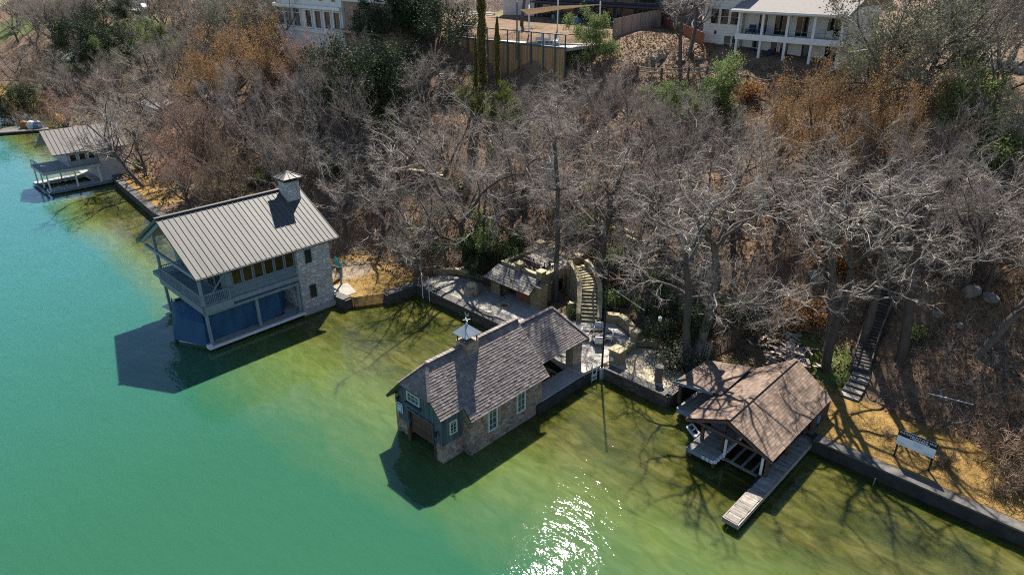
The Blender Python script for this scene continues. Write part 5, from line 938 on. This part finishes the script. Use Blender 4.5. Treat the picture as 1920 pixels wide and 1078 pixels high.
bare('ash', [15, 16, 17], 'bark_grey', 'twig_ash', H=11, spread=4.8, trunk=.34, limbs=8, sub=8, fine=5, wander=.17, up=.1, twr=.0072, tdens=.9)
bare('small', [11, 12], 'bark_grey', 'twig_grey', H=7, spread=3.2, trunk=.3, limbs=6, sub=6, fine=4, r0=.14, twr=.008, tdens=.9)
bare('tall', [21, 22, 23], 'bark_grey', 'twig_grey', H=14, spread=4.6, trunk=.68, r0=.33, limbs=7, sub=7, fine=4, wander=.3, twr=.0075, tdens=.7)
bare('fork', [31], 'bark_grey', 'twig_grey', H=14, spread=5.0, trunk=.62, r0=.36, limbs=8, sub=7, fine=4, wander=.3, fork=True, twr=.0075, tdens=.7)
bare('lean', [41, 42], 'bark_grey', 'twig_grey', H=13, spread=5.5, trunk=.55, r0=.27, limbs=7, sub=7, fine=4, lean=(-.45, -.25), wander=.24, twr=.008, tdens=.75)
bare('mauve', [51, 52, 53], elr=(.25, 1.15), bark_='bark_dark', twig='twig_mauve', H=11, spread=4.6, trunk=.3, limbs=9, sub=7, fine=5, wander=.17, up=.2, twr=.0075, tdens=1.1)
bare('brown', [61, 62], 'bark_dark', 'twig_brown', H=9, spread=4.0, trunk=.25, limbs=9, sub=7, fine=5, wander=.17, up=.2, twr=.009, tdens=.8)
bare('conifer', [71], 'bark_dark', 'twig_mauve', H=17, spread=3.0, trunk=.9, r0=.22, limbs=40, sub=7, fine=4, wander=.16, up=.0, twr=.009, tdens=1.0, low=.3, lfac=.3)
leafy('rust', [81, 82], 'bark_dark', 'twig_brown', 'leaf_rust', 8000, .075, .2, .2, twr=.009, tdens=.6, H=9, spread=5.5, trunk=.3, limbs=9, sub=8, fine=5, wander=.16, up=.22)
leafy('red', [91, 92], 'bark_dark', 'twig_mauve', 'leaf_red', 4500, .07, .2, .2, twr=.009, tdens=.7, H=9, spread=4.5, trunk=.3, limbs=8, sub=8, fine=5, wander=.16, up=.22)
leafy('dark', [101, 102], 'bark_dark', 'bark_dark', 'leaf_dark', 15000, .13, .4, .5, H=9, spread=3.6, trunk=.25, limbs=8, sub=6, fine=4)
leafy('green', [111, 112], 'bark_dark', 'bark_dark', 'leaf_green', 12000, .11, .28, .4, H=6, spread=2.8, trunk=.2, r0=.16, limbs=8, sub=6, fine=4, twl=.7)
leafy('sage', [121, 122], 'bark_grey', 'twig_mauve', 'leaf_sage', 9000, .1, .3, .4, H=11, spread=5.2, trunk=.35, limbs=8, sub=7, fine=5)
leafy('lime', [131], 'bark_dark', 'bark_dark', 'leaf_lime', 8000, .1, .25, .4, H=5, spread=2.4, trunk=.2, r0=.12, limbs=7, sub=6, fine=4, twl=.6)
def bush(key, seeds, leafm, n, size, r, h, stem='bark_dark'):
    KIND[key] = []
    for s in seeds:
        st = Plant(s); g = st.g; k = 60; a = g.uniform(0, 6.28, k); e = g.uniform(.35, 1.4, k); D = np.stack([np.cos(a)*np.cos(e), np.sin(a)*np.cos(e), np.sin(e)], -1); P = g.normal(0, r*.12, (k, 3)); P[:, 2] = -.1; mid, end, d2 = st.twigs(P, D, g.uniform(.7, 1.1, k)*h, np.full(k, .02)); parts = [('stem', None)]
        m2 = np.concatenate([mid, end]); k2 = 500; i = g.integers(0, len(m2), k2); mm, ee, d3 = st.twigs(m2[i], g.normal(0, .6, (k2, 3))+[0, 0, .6], g.uniform(.3, .6, k2)*h*.6, np.full(k2, .011)); parts = [('stem', st.mesh('stem', stem))]
        if n: lf = Plant(s+3); i = g.integers(0, len(ee), n); lf.leaves(ee[i]+g.normal(0, r*.16, (n, 3)), size, .4); parts.append(('foliage', lf.mesh('foliage', leafm)))
        KIND[key].append((h, parts))
bush('shrub', [141, 142], 'leaf_green', 1800, .07, 1.0, 1.3); bush('limeshrub', [143], 'leaf_lime', 1600, .07, 1.0, 1.2); bush('orangeshrub', [144, 145], 'leaf_orange', 1500, .07, 1.0, 1.3, 'bark_grey'); bush('drybush', [146, 147], None, 0, 0, 1.2, 1.6, 'twig_brown'); bush('sageshrub', [148], 'leaf_sage', 2200, .08, 1.3, 1.8)
def cypress(seed):
    st = Plant(seed); st.tube([[0, 0, -.5], [0, 0, 11]], [.16, .04], 6); lf = Plant(seed+1); g = lf.g; n = 9000; z = g.uniform(.3, 11.8, n); R = .52*np.clip((12-z)/3.2, .1, 1)*(.85+.15*np.sin(z*2.3+seed)); a = g.uniform(0, 6.28, n); r = R*np.sqrt(g.uniform(.25, 1, n))*(1+.22*np.sin(a*3+z*1.1))
    lf.leaves(np.stack([r*np.cos(a), r*np.sin(a), z], -1), .12, 0, .4); return [('trunk', st.mesh('trunk', 'bark_dark')), ('crown', lf.mesh('crown', 'leaf_cypress'))]
KIND['cypress'] = [(12, cypress(151)), (12, cypress(153))]
NAMES = dict(grey='bare_tree', ash='bare_tree', small='bare_tree', tall='bare_tree', fork='bare_tree', lean='leaning_tree', mauve='bare_tree', brown='bare_tree', conifer='conifer', rust='rusty_tree', red='rusty_tree', dark='evergreen_tree', green='evergreen_tree', sage='live_oak', lime='evergreen_tree', cypress='cypress_tree', shrub='shrub', limeshrub='shrub', orangeshrub='shrub', drybush='shrub', sageshrub='shrub')
GROUPS = dict(ash='bare grey trees on the hillside', grey='bare grey trees on the hillside', small='bare grey trees on the hillside', tall='tall bare trees near the shore', mauve='mauve-brown bare trees', brown='mauve-brown bare trees', rust='trees with rusty leaves', red='trees with rusty leaves', dark='evergreens', green='evergreens', sage='evergreens', lime='evergreens', cypress='column cypresses', shrub='garden shrubs', limeshrub='garden shrubs', orangeshrub='garden shrubs', drybush='dry bushes', sageshrub='garden shrubs', lean='leaning trees')
CNT = {}
def plant(key, u, v, z, H, label, rot=None, idx=None):
    i = CNT.get(key, 0); CNT[key] = i+1; h0, parts = KIND[key][(i if idx is None else idx) % len(KIND[key])]; s = H/h0
    r = bpy.data.objects.new(NAMES[key], None); COL.objects.link(r); r.location = W(u, v, z); r.rotation_euler = (0, 0, random.uniform(0, 6.28) if rot is None else rot); r.scale = (s, s, s*random.uniform(.94, 1.06))
    r['label'] = label; r['category'] = 'shrub' if 'shrub' in NAMES[key] else 'tree'
    if key in GROUPS: r['group'] = GROUPS[key]
    for nm, me in parts: o = bpy.data.objects.new(nm, me); COL.objects.link(o); o.parent = r
    return r
def by_crown(key, px, py, H, label, f=.66, **k):
    u, v, z = ground(px, py, H*f); return plant(key, u, v, z, H, label, **k)
def by_base(key, px, py, H, label, **k):
    u, v, z = ground(px, py); return plant(key, u, v, z, H, label, **k)
B_, C_ = by_base, by_crown
# trunks one can see: the shore trees
B_('fork', 1548, 692, 15, 'big forked bare tree with lit trunk behind the brown boat dock', rot=1.2)
B_('tall', 1688, 672, 14, 'bare tree with hollow-based pale trunk right of the steep wooden stair', rot=.4, idx=1)
B_('tall', 1617, 645, 13, 'bare tree with dark straight trunk left of the steep wooden stair', rot=2.2, idx=2)
B_('lean', 1826, 665, 13, 'bare tree leaning right over the dark slope with mottled trunk', rot=2.6, idx=0)
B_('fork', 1292, 690, 15.5, 'bare ivy-footed tree beside the flagstone terrace and brown dock', rot=.2)
B_('grey', 877, 508, 13.5, 'big dark-trunked oak spreading over the shaded lakeside patio', rot=.8, idx=0)
B_('conifer', 1042, 566, 17, 'tall straight cypress trunk in front of the stone pavilion', rot=.3)
B_('tall', 1128, 545, 13, 'bare tree with straight shaded trunk beside the curving stone stair', rot=5.0, idx=1)
B_('lean', 272, 352, 11, 'bare dark-trunked tree leaning out over the far shore by the white boathouse', rot=-.45, idx=1)
B_('lean', 255, 335, 12, 'second bare tree at the far seawall, its branches across the white boathouse', rot=-.7, idx=0)
B_('small', 1322, 668, 8, 'small bare tree right beside the lattice behind the brown dock')
B_('small', 1418, 640, 6, 'slim bare tree up the slope from the debris heap', idx=1)
B_('lean', 1915, 640, 11, 'bare leaning tree cut by the right edge of the picture', rot=2.4, idx=1)
# bare grey crowns of the middle
for px, py, H, key, lab in (
 (710, 335, 9.5, 'grey', 'bare grey tree right of the lodge chimney'), (775, 400, 10, 'ash', 'bare grey tree above the lawn beside the lodge'), (740, 250, 10, 'grey', 'bare grey tree just below the dark evergreen'),
 (835, 255, 10, 'ash', 'bare grey tree above the winding stone steps'), (900, 345, 11, 'grey', 'bare silver tree right of the winding stone steps'), (930, 265, 9, 'grey', 'bare grey tree below the twin column cypresses'),
 (985, 300, 11, 'grey', 'bare silver tree on the slope between winding steps and pavilion'), (1075, 285, 9.5, 'ash', 'bare grey tree below the right end of the bamboo wall'), 
 (1125, 345, 11, 'grey', 'bare silver tree directly above the curving stone stair'), (1165, 245, 10, 'grey', 'bare grey tree below the board fence'), (1200, 385, 11, 'grey', 'bare silver tree over the zigzag retaining wall'),
 (1250, 290, 10.5, 'ash', 'bare grey tree just below the pair of green bushes'), (1285, 405, 10, 'grey', 'bare silver tree on the slope above the flagstone terrace'), (1215, 490, 8.5, 'small', 'smaller bare tree over the litter slope above the flagstone terrace'),
 (1340, 340, 10.5, 'grey', 'bare grey tree left of the rusty-leaved tree'), (1325, 450, 8, 'grey', 'drooping bare silver tree above the lattice and brown dock'), (1395, 350, 9.5, 'grey', 'bare silver tree above the debris heap'),
 (1475, 335, 9.5, 'ash', 'bare grey tree under the left side of the rusty-leaved tree'), (1575, 345, 9, 'grey', 'bare silver tree behind the forked trunk'),
 (1650, 340, 9.5, 'grey', 'bare grey tree under the right side of the rusty-leaved tree'), (1725, 365, 10.5, 'grey', 'bare silver tree above the steep wooden stair'), (1800, 360, 10, 'ash', 'bare grey tree below the green bush at far right'),
 (1880, 370, 10, 'grey', 'bare grey tree at the right edge under the sage bush'), (1890, 430, 8, 'small', 'bare grey tree on the dark right slope beside the leaning trunk'),
 (640, 345, 9, 'ash', 'bare grey tree behind the lodge chimney'), (605, 265, 10.5, 'grey', 'wide bare grey tree above the lodge roof'), (545, 300, 9.5, 'mauve', 'mauve bare tree behind the lodge roof ridge'),
 (660, 205, 9, 'mauve', 'mauve bare tree left of the dark evergreen'), (590, 195, 9, 'mauve', 'mauve bare tree below the glazed house'), (560, 235, 9, 'grey', 'bare grey tree between the rusty crown and the lodge'),
 (800, 155, 6.5, 'small', 'small pale bare tree beside the narrow steps'), (770, 150, 6.5, 'mauve', 'mauve bare tree below the white retaining wall'), (685, 110, 7, 'mauve', 'dark mauve tree in front of the glazed house brick end'),
 (620, 120, 7.5, 'mauve', 'dark bare tree in front of the white sunroom'), (835, 140, 5.5, 'small', 'small bare tree left of the bamboo wall'), (1020, 190, 5.5, 'small', 'small bare tree against the bamboo wall'),
 (1092, 168, 6, 'small', 'small contorted bare tree at the right corner of the bamboo wall'), (1135, 190, 7, 'mauve', 'mauve bare tree between bamboo wall and log fence'), (1180, 185, 6, 'mauve', 'mauve bare bushy tree left of the log fence'),
 (990, 240, 7.5, 'mauve', 'mauve bare tree under the bamboo wall'), 
 (1760, 330, 9, 'mauve', 'mauve tree beneath the green bush at far right'), (1250, 345, 9.5, 'mauve', 'mauve tree above the stepped retaining wall'), (1390, 270, 8.5, 'ash', 'bare grey tree right of the yellow shrub'), (1210, 235, 8, 'mauve', 'mauve tree under the log fence'), (1090, 225, 8, 'mauve', 'mauve tree in front of the bamboo wall end'), (1030, 225, 8, 'grey', 'bare grey tree in front of the bamboo wall'), (1310, 255, 8, 'mauve', 'mauve tree right under the green bushes'), (960, 345, 9, 'mauve', 'mauve tree left of the straight cypress trunk'), (1850, 410, 8.5, 'mauve', 'mauve tree over the flat boulder')):
    C_(key, px, py, H, lab)
# the left wood
for px, py, H, key, lab in (
 (495, 235, 9.5, 'mauve', 'mauve bare tree left above the lodge roof'), (450, 190, 10, 'mauve', 'mauve bare tree under the large rusty crown'), (400, 265, 9, 'brown', 'brown twiggy tree left of the lodge roof'),
 (345, 330, 7, 'red', 'reddish bushy tree on the shore lawn'), (375, 260, 8.5, 'red', 'reddish-leaved tree above the shore lawn'), (330, 275, 8, 'red', 'reddish tree beside the leaning shore tree'), (440, 330, 8, 'brown', 'brown twiggy tree at the lodge ridge end'), (400, 345, 6.5, 'brown', 'low brown tree close behind the seawall'),
 (470, 300, 8.5, 'brown', 'brown tree against the lodge roof ridge'), (510, 115, 9.5, 'rust', 'rusty-crowned tree below the glazed house corner'), (430, 120, 10, 'rust', 'broad rusty-crowned tree in the left wood'), (375, 155, 8.5, 'rust', 'smaller rusty-crowned tree left of the broad one'), (560, 130, 8, 'red', 'reddish tree under the sunroom'),
 (345, 205, 10, 'ash', 'bare grey tree in front of the green-grey roof'), (290, 160, 10, 'grey', 'bare grey tree right of the green tent roof'), (240, 205, 10.5, 'grey', 'bare silver tree above the white boathouse roof'), (190, 185, 10, 'grey', 'bare silver tree left above the white boathouse'),
 (165, 235, 9, 'grey', 'bare pale tree in front of the white boathouse roof'), (255, 255, 9, 'ash', 'bare grey tree right of the white boathouse roof'), (215, 150, 9, 'mauve', 'mauve tree below the green tent roof'), (110, 200, 8, 'red', 'reddish thicket tree at the left bank'),
 (60, 60, 11, 'grey', 'tall bare grey tree at the top left'), (25, 110, 11, 'grey', 'bare grey tree at the left edge'), (80, 130, 10, 'brown', 'brown tree left of the green tent roof'), (50, 165, 9, 'brown', 'brown tree on the left bank above the far dock'), (15, 180, 8, 'dark', 'dark bush tree on the left bank'), (130, 165, 9, 'mauve', 'mauve tree before the green tent roof'),
 (90, 25, 11, 'mauve', 'mauve bare tree touching the top left'), (20, 30, 11, 'ash', 'bare grey tree in the top left corner'), (165, 65, 10, 'dark', 'dark evergreen left of the parked car'), (205, 80, 10, 'dark', 'dark evergreen below the pale cottage'), (140, 30, 11, 'mauve', 'mauve tree above the dark evergreens'),
 (250, 60, 8, 'sage', 'sage evergreen below the parked car'), (300, 75, 6.5, 'green', 'round green tree below and right of the parked car'), (225, 95, 7, 'green', 'dark green bush tree above the green tent roof'), (340, 40, 10, 'grey', 'bare grey tree right of the parked car'), (410, 30, 11, 'mauve', 'fine-twigged bare tree left of the glazed house'), (460, 60, 8, 'sage', 'sage bushy tree left of the sunroom'), (370, 85, 9, 'mauve', 'mauve tree between parked car and rusty crown'), (320, 120, 9, 'mauve', 'mauve tree above the green-grey roof'), (270, 110, 9, 'ash', 'bare grey tree above the left rusty crown'), (475, 15, 10, 'mauve', 'mauve tree beside the glazed house wall'), (190, 20, 9, 'dark', 'dark evergreen at the top edge beside the cottage'), (300, 8, 9, 'brown', 'brown tree above the parked car')):
    C_(key, px, py, H, lab)
for px, py, H, key, lab in ((120, 8, 10, 'mauve', 'mauve tree in the row along the top edge left of the cottage'), (60, 8, 10, 'brown', 'brown tree at the very top left'), (160, 100, 8, 'mauve', 'mauve tree behind the green tent roof'), (110, 95, 9, 'grey', 'bare grey tree left behind the green tent roof'), (345, 8, 9, 'mauve', 'mauve tree at the top edge right of the parked car'), (390, 55, 8, 'brown', 'brown tree between the car and the sunroom'), (440, 90, 8, 'mauve', 'mauve tree over the broad rusty crown'), (500, 60, 7, 'brown', 'brown tree at the foot of the sunroom corner'), (40, 200, 6, 'brown', 'brown bush tree on the bank behind the far dock'), (270, 40, 6, 'sage', 'sage bush in front of the parked car road'), (215, 120, 6, 'sage', 'sage bush right above the tent roof'), (335, 95, 7, 'sage', 'sage evergreen above the left bare crowns')):
    C_(key, px, py, H, lab)
# evergreens and rusty trees of the right
C_('dark', 700, 160, 9.5, 'dark conical evergreen in the middle of the left slope', f=.5); C_('dark', 660, 155, 7, 'smaller dark evergreen left of the conical one', f=.5)
C_('lime', 690, 205, 5, 'yellow-green bush at the foot of the dark evergreen', f=.5); C_('lime', 890, 190, 3.6, 'yellow-green juniper below the left column cypress', f=.5); C_('lime', 930, 205, 3.6, 'yellow-green juniper below the right column cypress', f=.5); C_('lime', 955, 250, 4.5, 'lowest yellow-green juniper among bare twigs', f=.5)
def cy(px, py, z0, H, lab, i): u, v = at_z(px, py, z0); plant('cypress', u, v, z0, H, lab, idx=i)
cy(905, 160, 15.0, 13.5, 'taller column cypress on the left in front of the bamboo wall', 0); cy(933, 165, 14.8, 9.2, 'shorter column cypress on the right in front of the bamboo wall', 1); cy(893, 165, 14.6, 6.6, 'lowest narrow cypress pressed against the tall one', 1)
C_('green', 1110, 72, 4.8, 'glossy green tree at the right corner of the court', f=.6)
C_('green', 1255, 180, 4, 'light green bush tree below the log fence, the left one', f=.6); C_('green', 1345, 168, 4.8, 'taller light green bush tree below the white house porch', f=.6); C_('green', 1300, 198, 3.5, 'low green bush between the two light green bush trees', f=.5)
C_('rust', 1530, 225, 7, 'rusty-leaved tree below the white house, left crown'); C_('rust', 1640, 230, 7.2, 'rusty-leaved tree below the white house, middle crown'); C_('rust', 1735, 240, 6.5, 'rusty-leaved tree at the right of the rusty group'); C_('rust', 1470, 245, 6, 'low rusty-leaved tree at the left end of the rusty group'); C_('rust', 1590, 270, 7.5, 'lowest rusty-leaved tree over the bare crowns'); C_('rust', 1690, 285, 7, 'rusty-brown tree left of the bright green bush')
C_('green', 1820, 235, 6.5, 'bright green bush tree at the right under the rail fence', f=.5); C_('sage', 1895, 245, 6, 'sage-green bush at the right edge below the rail fence', f=.5); C_('green', 1835, 285, 5, 'dark green bush under the bright green one', f=.5)
C_('sage', 1675, 75, 10.5, 'sage-leaved live oak touching the white house porch'); C_('sage', 1740, 60, 11, 'sage-leaved live oak behind the split-rail fence'); C_('sage', 1770, 30, 11, 'sage live oak at the top right'); C_('mauve', 1850, 50, 11, 'mauve bare tree above the rock outcrop'); C_('mauve', 1905, 70, 10, 'mauve bare tree at the upper right edge'); C_('dark', 1830, 5, 9, 'dark evergreen at the top right edge'); C_('sage', 1640, 115, 5.5, 'low sage oak at the porch corner'); C_('green', 1625, 130, 3, 'green shrub tree at the foot of the porch', f=.5)
B_('lean', 1290, 105, 11, 'dark leaning trunk in the yard left of the white house', rot=3.6); B_('tall', 1275, 128, 9, 'dark-trunked bare tree in the yard below the board fence'); B_('tall', 978, 48, 10, 'dark-trunked tree on the court lawn behind the cypresses'); B_('tall', 705, 55, 10, 'dark-trunked tree at the glazed house brick end')
C_('dark', 790, 10, 9, 'dark evergreen behind the white retaining wall'); C_('dark', 750, 15, 8.5, 'dark evergreen between glazed house and garden steps'); C_('mauve', 840, 22, 6, 'grey shrubby tree beside the garden steps')
# shore greenery
B_('green', 915, 500, 4.8, 'light green tree beside the pavilion lean-to'); B_('dark', 905, 515, 4.2, 'dark green bush left of the pavilion lean-to'); B_('sage', 800, 495, 6, 'sage bush tree between lawn and patio'); B_('sageshrub', 775, 470, 2.6, 'sage shrub at the back edge of the dry lawn'); B_('drybush', 815, 510, 2.2, 'dry twiggy bush in the cove corner bed')
for px, py, k, h, lab in ((1290, 655, 'dark', 4.5, 'ivy-dark evergreen bush at the corner of the flagstone terrace'), (1262, 650, 'orangeshrub', 1.8, 'orange bush behind the green pot'), (1270, 690, 'sageshrub', 2.0, 'grey-green bush at the seawall end by the brown dock'), (1468, 545, 'orangeshrub', 1.2, ''), (1555, 505, 'orangeshrub', 2.2, 'orange shrub behind the forked trunk'), (1578, 520, 'orangeshrub', 1.6, 'lower orange shrub near the grey boulders'), (1485, 615, 'orangeshrub', 2.2, 'faded orange brush on the slope left of the forked trunk'), (1520, 605, 'orangeshrub', 1.8, 'faded orange brush close to the forked trunk'), (1160, 540, 'orangeshrub', 1.2, 'orange tuft beside the outer stair wall'), (1405, 190, 'orangeshrub', 1.8, 'yellow-orange shrub below the log fence'), (1205, 585, 'shrub', 1.1, 'green shrub in the litter bed right of the flagpole'), (1170, 570, 'limeshrub', 1.0, 'lime shrub in the bed by the flagpole'), (1145, 575, 'shrub', 1.5, 'green shrub between flagpole and stair wall'), (1230, 545, 'shrub', 1.3, 'green shrub higher in the litter bed'), (1145, 500, 'shrub', 1.8, 'dark green shrub above the outer stair wall'), (1180, 490, 'shrub', 1.5, 'green shrub under the zigzag wall'), (1075, 595, 'shrub', .9, 'small green plant at the stair planter'), (1240, 600, 'limeshrub', .9, 'lime tuft above the flagstone terrace wall'), (480, 350, 'limeshrub', 1.4, 'bright green ground shrub behind the lodge ridge'), (500, 345, 'limeshrub', 1.3, 'second bright green ground shrub behind the lodge ridge'), (450, 358, 'limeshrub', 1.2, 'leftmost bright green ground shrub behind the lodge'), (635, 325, 'limeshrub', 2.2, 'yellow-green shrub right of the lodge chimney'), (262, 318, 'shrub', 1.3, 'green shrub at the foot of the far wooden stair'), (850, 345, 'orangeshrub', 1.2, 'orange tuft beside the winding stone steps'), (845, 355, 'limeshrub', 1.4, 'green shrub inside the bend of the winding steps'), (1855, 640, 'drybush', 1.5, ''), (1770, 870, 'drybush', 1.0, 'small pale dry bush right of the for-sale sign'), (1880, 860, 'drybush', 2.8, 'large pale dry bush at the right edge above the seawall'), (1905, 915, 'drybush', 2.4, 'pale dry bush low at the right edge by the seawall'), (1915, 790, 'drybush', 2.2, 'pale dry bush higher at the right edge'), (1868, 925, 'drybush', 1.3, 'dry tuft on the seawall edge at far right'), (1665, 820, 'drybush', .7, 'dry fallen branch left of the for-sale sign'), (1740, 765, 'drybush', .8, 'dry tuft on the shaded grass above the sign'), (1810, 830, 'orangeshrub', .5, ''), (1870, 850, 'drybush', 1.2, 'upright broom-like dry weed right of the sign'), (1330, 690, 'limeshrub', .9, 'green tuft behind the brown dock roof'), (1365, 695, 'shrub', .8, 'green tuft left of the debris heap'), (820, 475, 'limeshrub', 1.4, 'lime bush behind the shaded patio wall'), (1120, 440, 'limeshrub', 2.2, 'lime-green bush above the curving stair'), (1080, 430, 'limeshrub', 2.0, 'lime-green bush beside the straight cypress trunk'), (1390, 600, 'sageshrub', 2.0, 'grey-green bush in the middle of the litter slope'), (1710, 640, 'shrub', 1.2, 'dark shrub right of the hollow trunk')):
    if lab: B_(k, px, py, h, lab)
rw = random.Random(5)
for i in range(46):
    px = -10+rw.random()*540; py = rw.uniform(-12, 34)
    if 195 < px < 330 and py > -2: continue
    o = C_(rw.choice(['mauve', 'mauve', 'brown', 'grey', 'grey', 'sage']), px, py, rw.uniform(8, 11), 'bare or greyish tree of the far wood along the top left edge'); o['group'] = 'far wood at the top left'
for i in range(16):
    o = C_(rw.choice(['mauve', 'brown', 'grey', 'grey']), rw.uniform(-10, 270), rw.uniform(60, 175), rw.uniform(6, 8.5), 'leafless tree of the thicket around the green tent roof'); o['group'] = 'thicket round the green tent roof'
# ------------------------------------------------------------------ ground cover nobody could count
def scatter(n, u0, u1, d0, d1, dens=None):
    u = RNG.uniform(u0, u1, n); v = shore(u)+RNG.uniform(d0, d1, n); 
    return u, v, terrain(u, v)
def keep_out(u, v):
    m = (u > 21) & (u < 49.8) & (v < 45.0); m |= (u > 37) & (u < 43.5) & (v < 49); m |= (u > 51.5) & (u < 66) & (v < 33.5)
    m |= (u > 28) & (u < 48) & (v > 81) & (v < 93); m |= (u > 57) & (u < 80) & (v > 69.5) & (v < 81); m |= (u > 83) & (u < 116) & (v > 60) & (v < 73); m |= (u > 11.4) & (u < 21.3) & (v < 44.5); m |= (v > 73) & (u > 60) & (u < 110)
    m |= (np.abs((u-11.5)-(v-47)*-.12) < 1.0) & (v > 46) & (v < 60)
    return ~m
def stuff(name, plant_, mat, label=None):
    m = plant_.mesh(name, mat); o = bpy.data.objects.new(name, m); COL.objects.link(o); o.location = W(0, 0, 0); o.rotation_euler = (0, 0, ROTZ); o['kind'] = 'stuff'; return o
u, v, z = scatter(60000, -25, 75, 6, 42); k = keep_out(u, v); u, v, z = u[k], v[k], z[k]
lf = Plant(301); lf.leaves(np.stack([-u, v, z+RNG.uniform(.0, .12, len(u))], -1), .11, 1.2, .7); stuff('leaf_litter', lf, 'litter')
u, v, z = scatter(26000, 75, 175, .8, 45); k = keep_out(u, v); u, v, z = u[k], v[k], z[k]
lf = Plant(302); lf.leaves(np.stack([-u, v, z+RNG.uniform(.0, .15, len(u))], -1), .2, 1.2, .7); stuff('leaf_litter', lf, 'litter')
u = RNG.uniform(44, 58, 9000); v = RNG.uniform(66, 96, 9000); z = terrain(u, v)
lf = Plant(303); lf.leaves(np.stack([-u, v, z+.04], -1), .13, 1.4, .7); stuff('leaf_litter', lf, 'litter')
def brush(seed, n, u0, u1, d0, d1, h, mat, k_=9, r=.014, wide=.75, name='undergrowth'):
    u, v, z = scatter(n, u0, u1, d0, d1); k = keep_out(u, v) & (np.sin(u*.5+v*.37+seed)+np.sin(v*.8-u*.23) > -.9+RNG.uniform(-.6, .6, len(u))); u, v, z = u[k], v[k], z[k]; p = Plant(seed); g = p.g; n = len(u)
    P = np.repeat(np.stack([-u, v, z-.05], -1), k_, 0)+g.normal(0, .12, (n*k_, 3))*[1, 1, .2]; D = g.normal(0, wide, (n*k_, 3)); D[:, 2] = g.uniform(.35, 1.1, n*k_); L = h*g.uniform(.4, 1.3, n*k_)*np.repeat(g.uniform(.5, 1.3, n), k_)
    mid, end, d2 = p.twigs(P, D, L, np.full(n*k_, r), .1); m3 = mid+g.normal(0, .04, mid.shape); p.twigs(mid, D+g.normal(0, .8, D.shape), L*.55, np.full(n*k_, r*.8), .1); return stuff(name, p, mat)
brush(311, 2600, -25, 75, 7.5, 44, 1.0, 'twig_brown'); brush(312, 1400, -25, 75, 7, 42, 1.1, 'twig_grey'); brush(313, 2300, 62, 180, 3, 48, 1.5, 'twig_mauve', r=.02); brush(319, 3500, 85, 260, 45, 130, 1.8, 'twig_mauve', r=.03); brush(314, 900, -25, 12, 6, 20, .8, 'twig_brown')
brush(315, 3200, -25, 11, .7, 8, .22, 'straw', 8, .007, 1.0, 'dry_grass'); brush(316, 2600, 50, 61, .8, 10, .16, 'straw', 7, .008, 1.0, 'dry_grass'); brush(317, 900, -25, -1, .5, 9, .6, 'straw', 8, .009, .8, 'dry_grass'); brush(318, 700, 12, 21, 4, 9, .25, 'leaf_green', 8, .009, .9, 'grass')
# ------------------------------------------------------------------ light, sky, camera
SUN_EL, SUN_AZ = 48.0, 4.5
w = bpy.data.worlds.new('World'); scene.world = w; w.use_nodes = True; nt = w.node_tree; nt.nodes.clear()
sky = nt.nodes.new('ShaderNodeTexSky'); sky.sky_type = 'NISHITA'; sky.sun_disc = False; sky.sun_elevation = rad(SUN_EL); sky.sun_rotation = rad(SUN_AZ); sky.air_density = 1.0; sky.dust_density = 0.0; sky.ozone_density = 3.0
bg = nt.nodes.new('ShaderNodeBackground'); bg.inputs['Strength'].default_value = .064; ou = nt.nodes.new('ShaderNodeOutputWorld'); nt.links.new(sky.outputs[0], bg.inputs[0]); nt.links.new(bg.outputs[0], ou.inputs[0])
L = bpy.data.lights.new('sun', 'SUN'); L.energy = 5.0; L.angle = rad(.7); L.color = (1.0, .94, .84); lo = bpy.data.objects.new('sun', L); COL.objects.link(lo); lo.location = (0, 60, 80)
sd = Vector((math.sin(rad(SUN_AZ))*math.cos(rad(SUN_EL)), math.cos(rad(SUN_AZ))*math.cos(rad(SUN_EL)), math.sin(rad(SUN_EL)))); lo.rotation_euler = sd.to_track_quat('Z', 'Y').to_euler()
cam = bpy.data.cameras.new('camera'); cam.sensor_width = 36; cam.lens = FPX/1920*36; cam.clip_end = 2000; cam.clip_start = .5
co = bpy.data.objects.new('camera', cam); COL.objects.link(co); co.location = (0, 0, HC); co.rotation_euler = (math.pi/2-PITCH, 0, 0); scene.camera = co
scene.view_settings.view_transform = 'Standard'; scene.view_settings.look = 'None'; scene.view_settings.exposure = 1.3; scene.view_settings.gamma = 1.0
scene.cycles.max_bounces = 5; scene.cycles.diffuse_bounces = 2; scene.cycles.glossy_bounces = 2; scene.cycles.transmission_bounces = 2; scene.cycles.transparent_max_bounces = 4; scene.cycles.use_denoising = False; scene.cycles.filter_width = 1.05
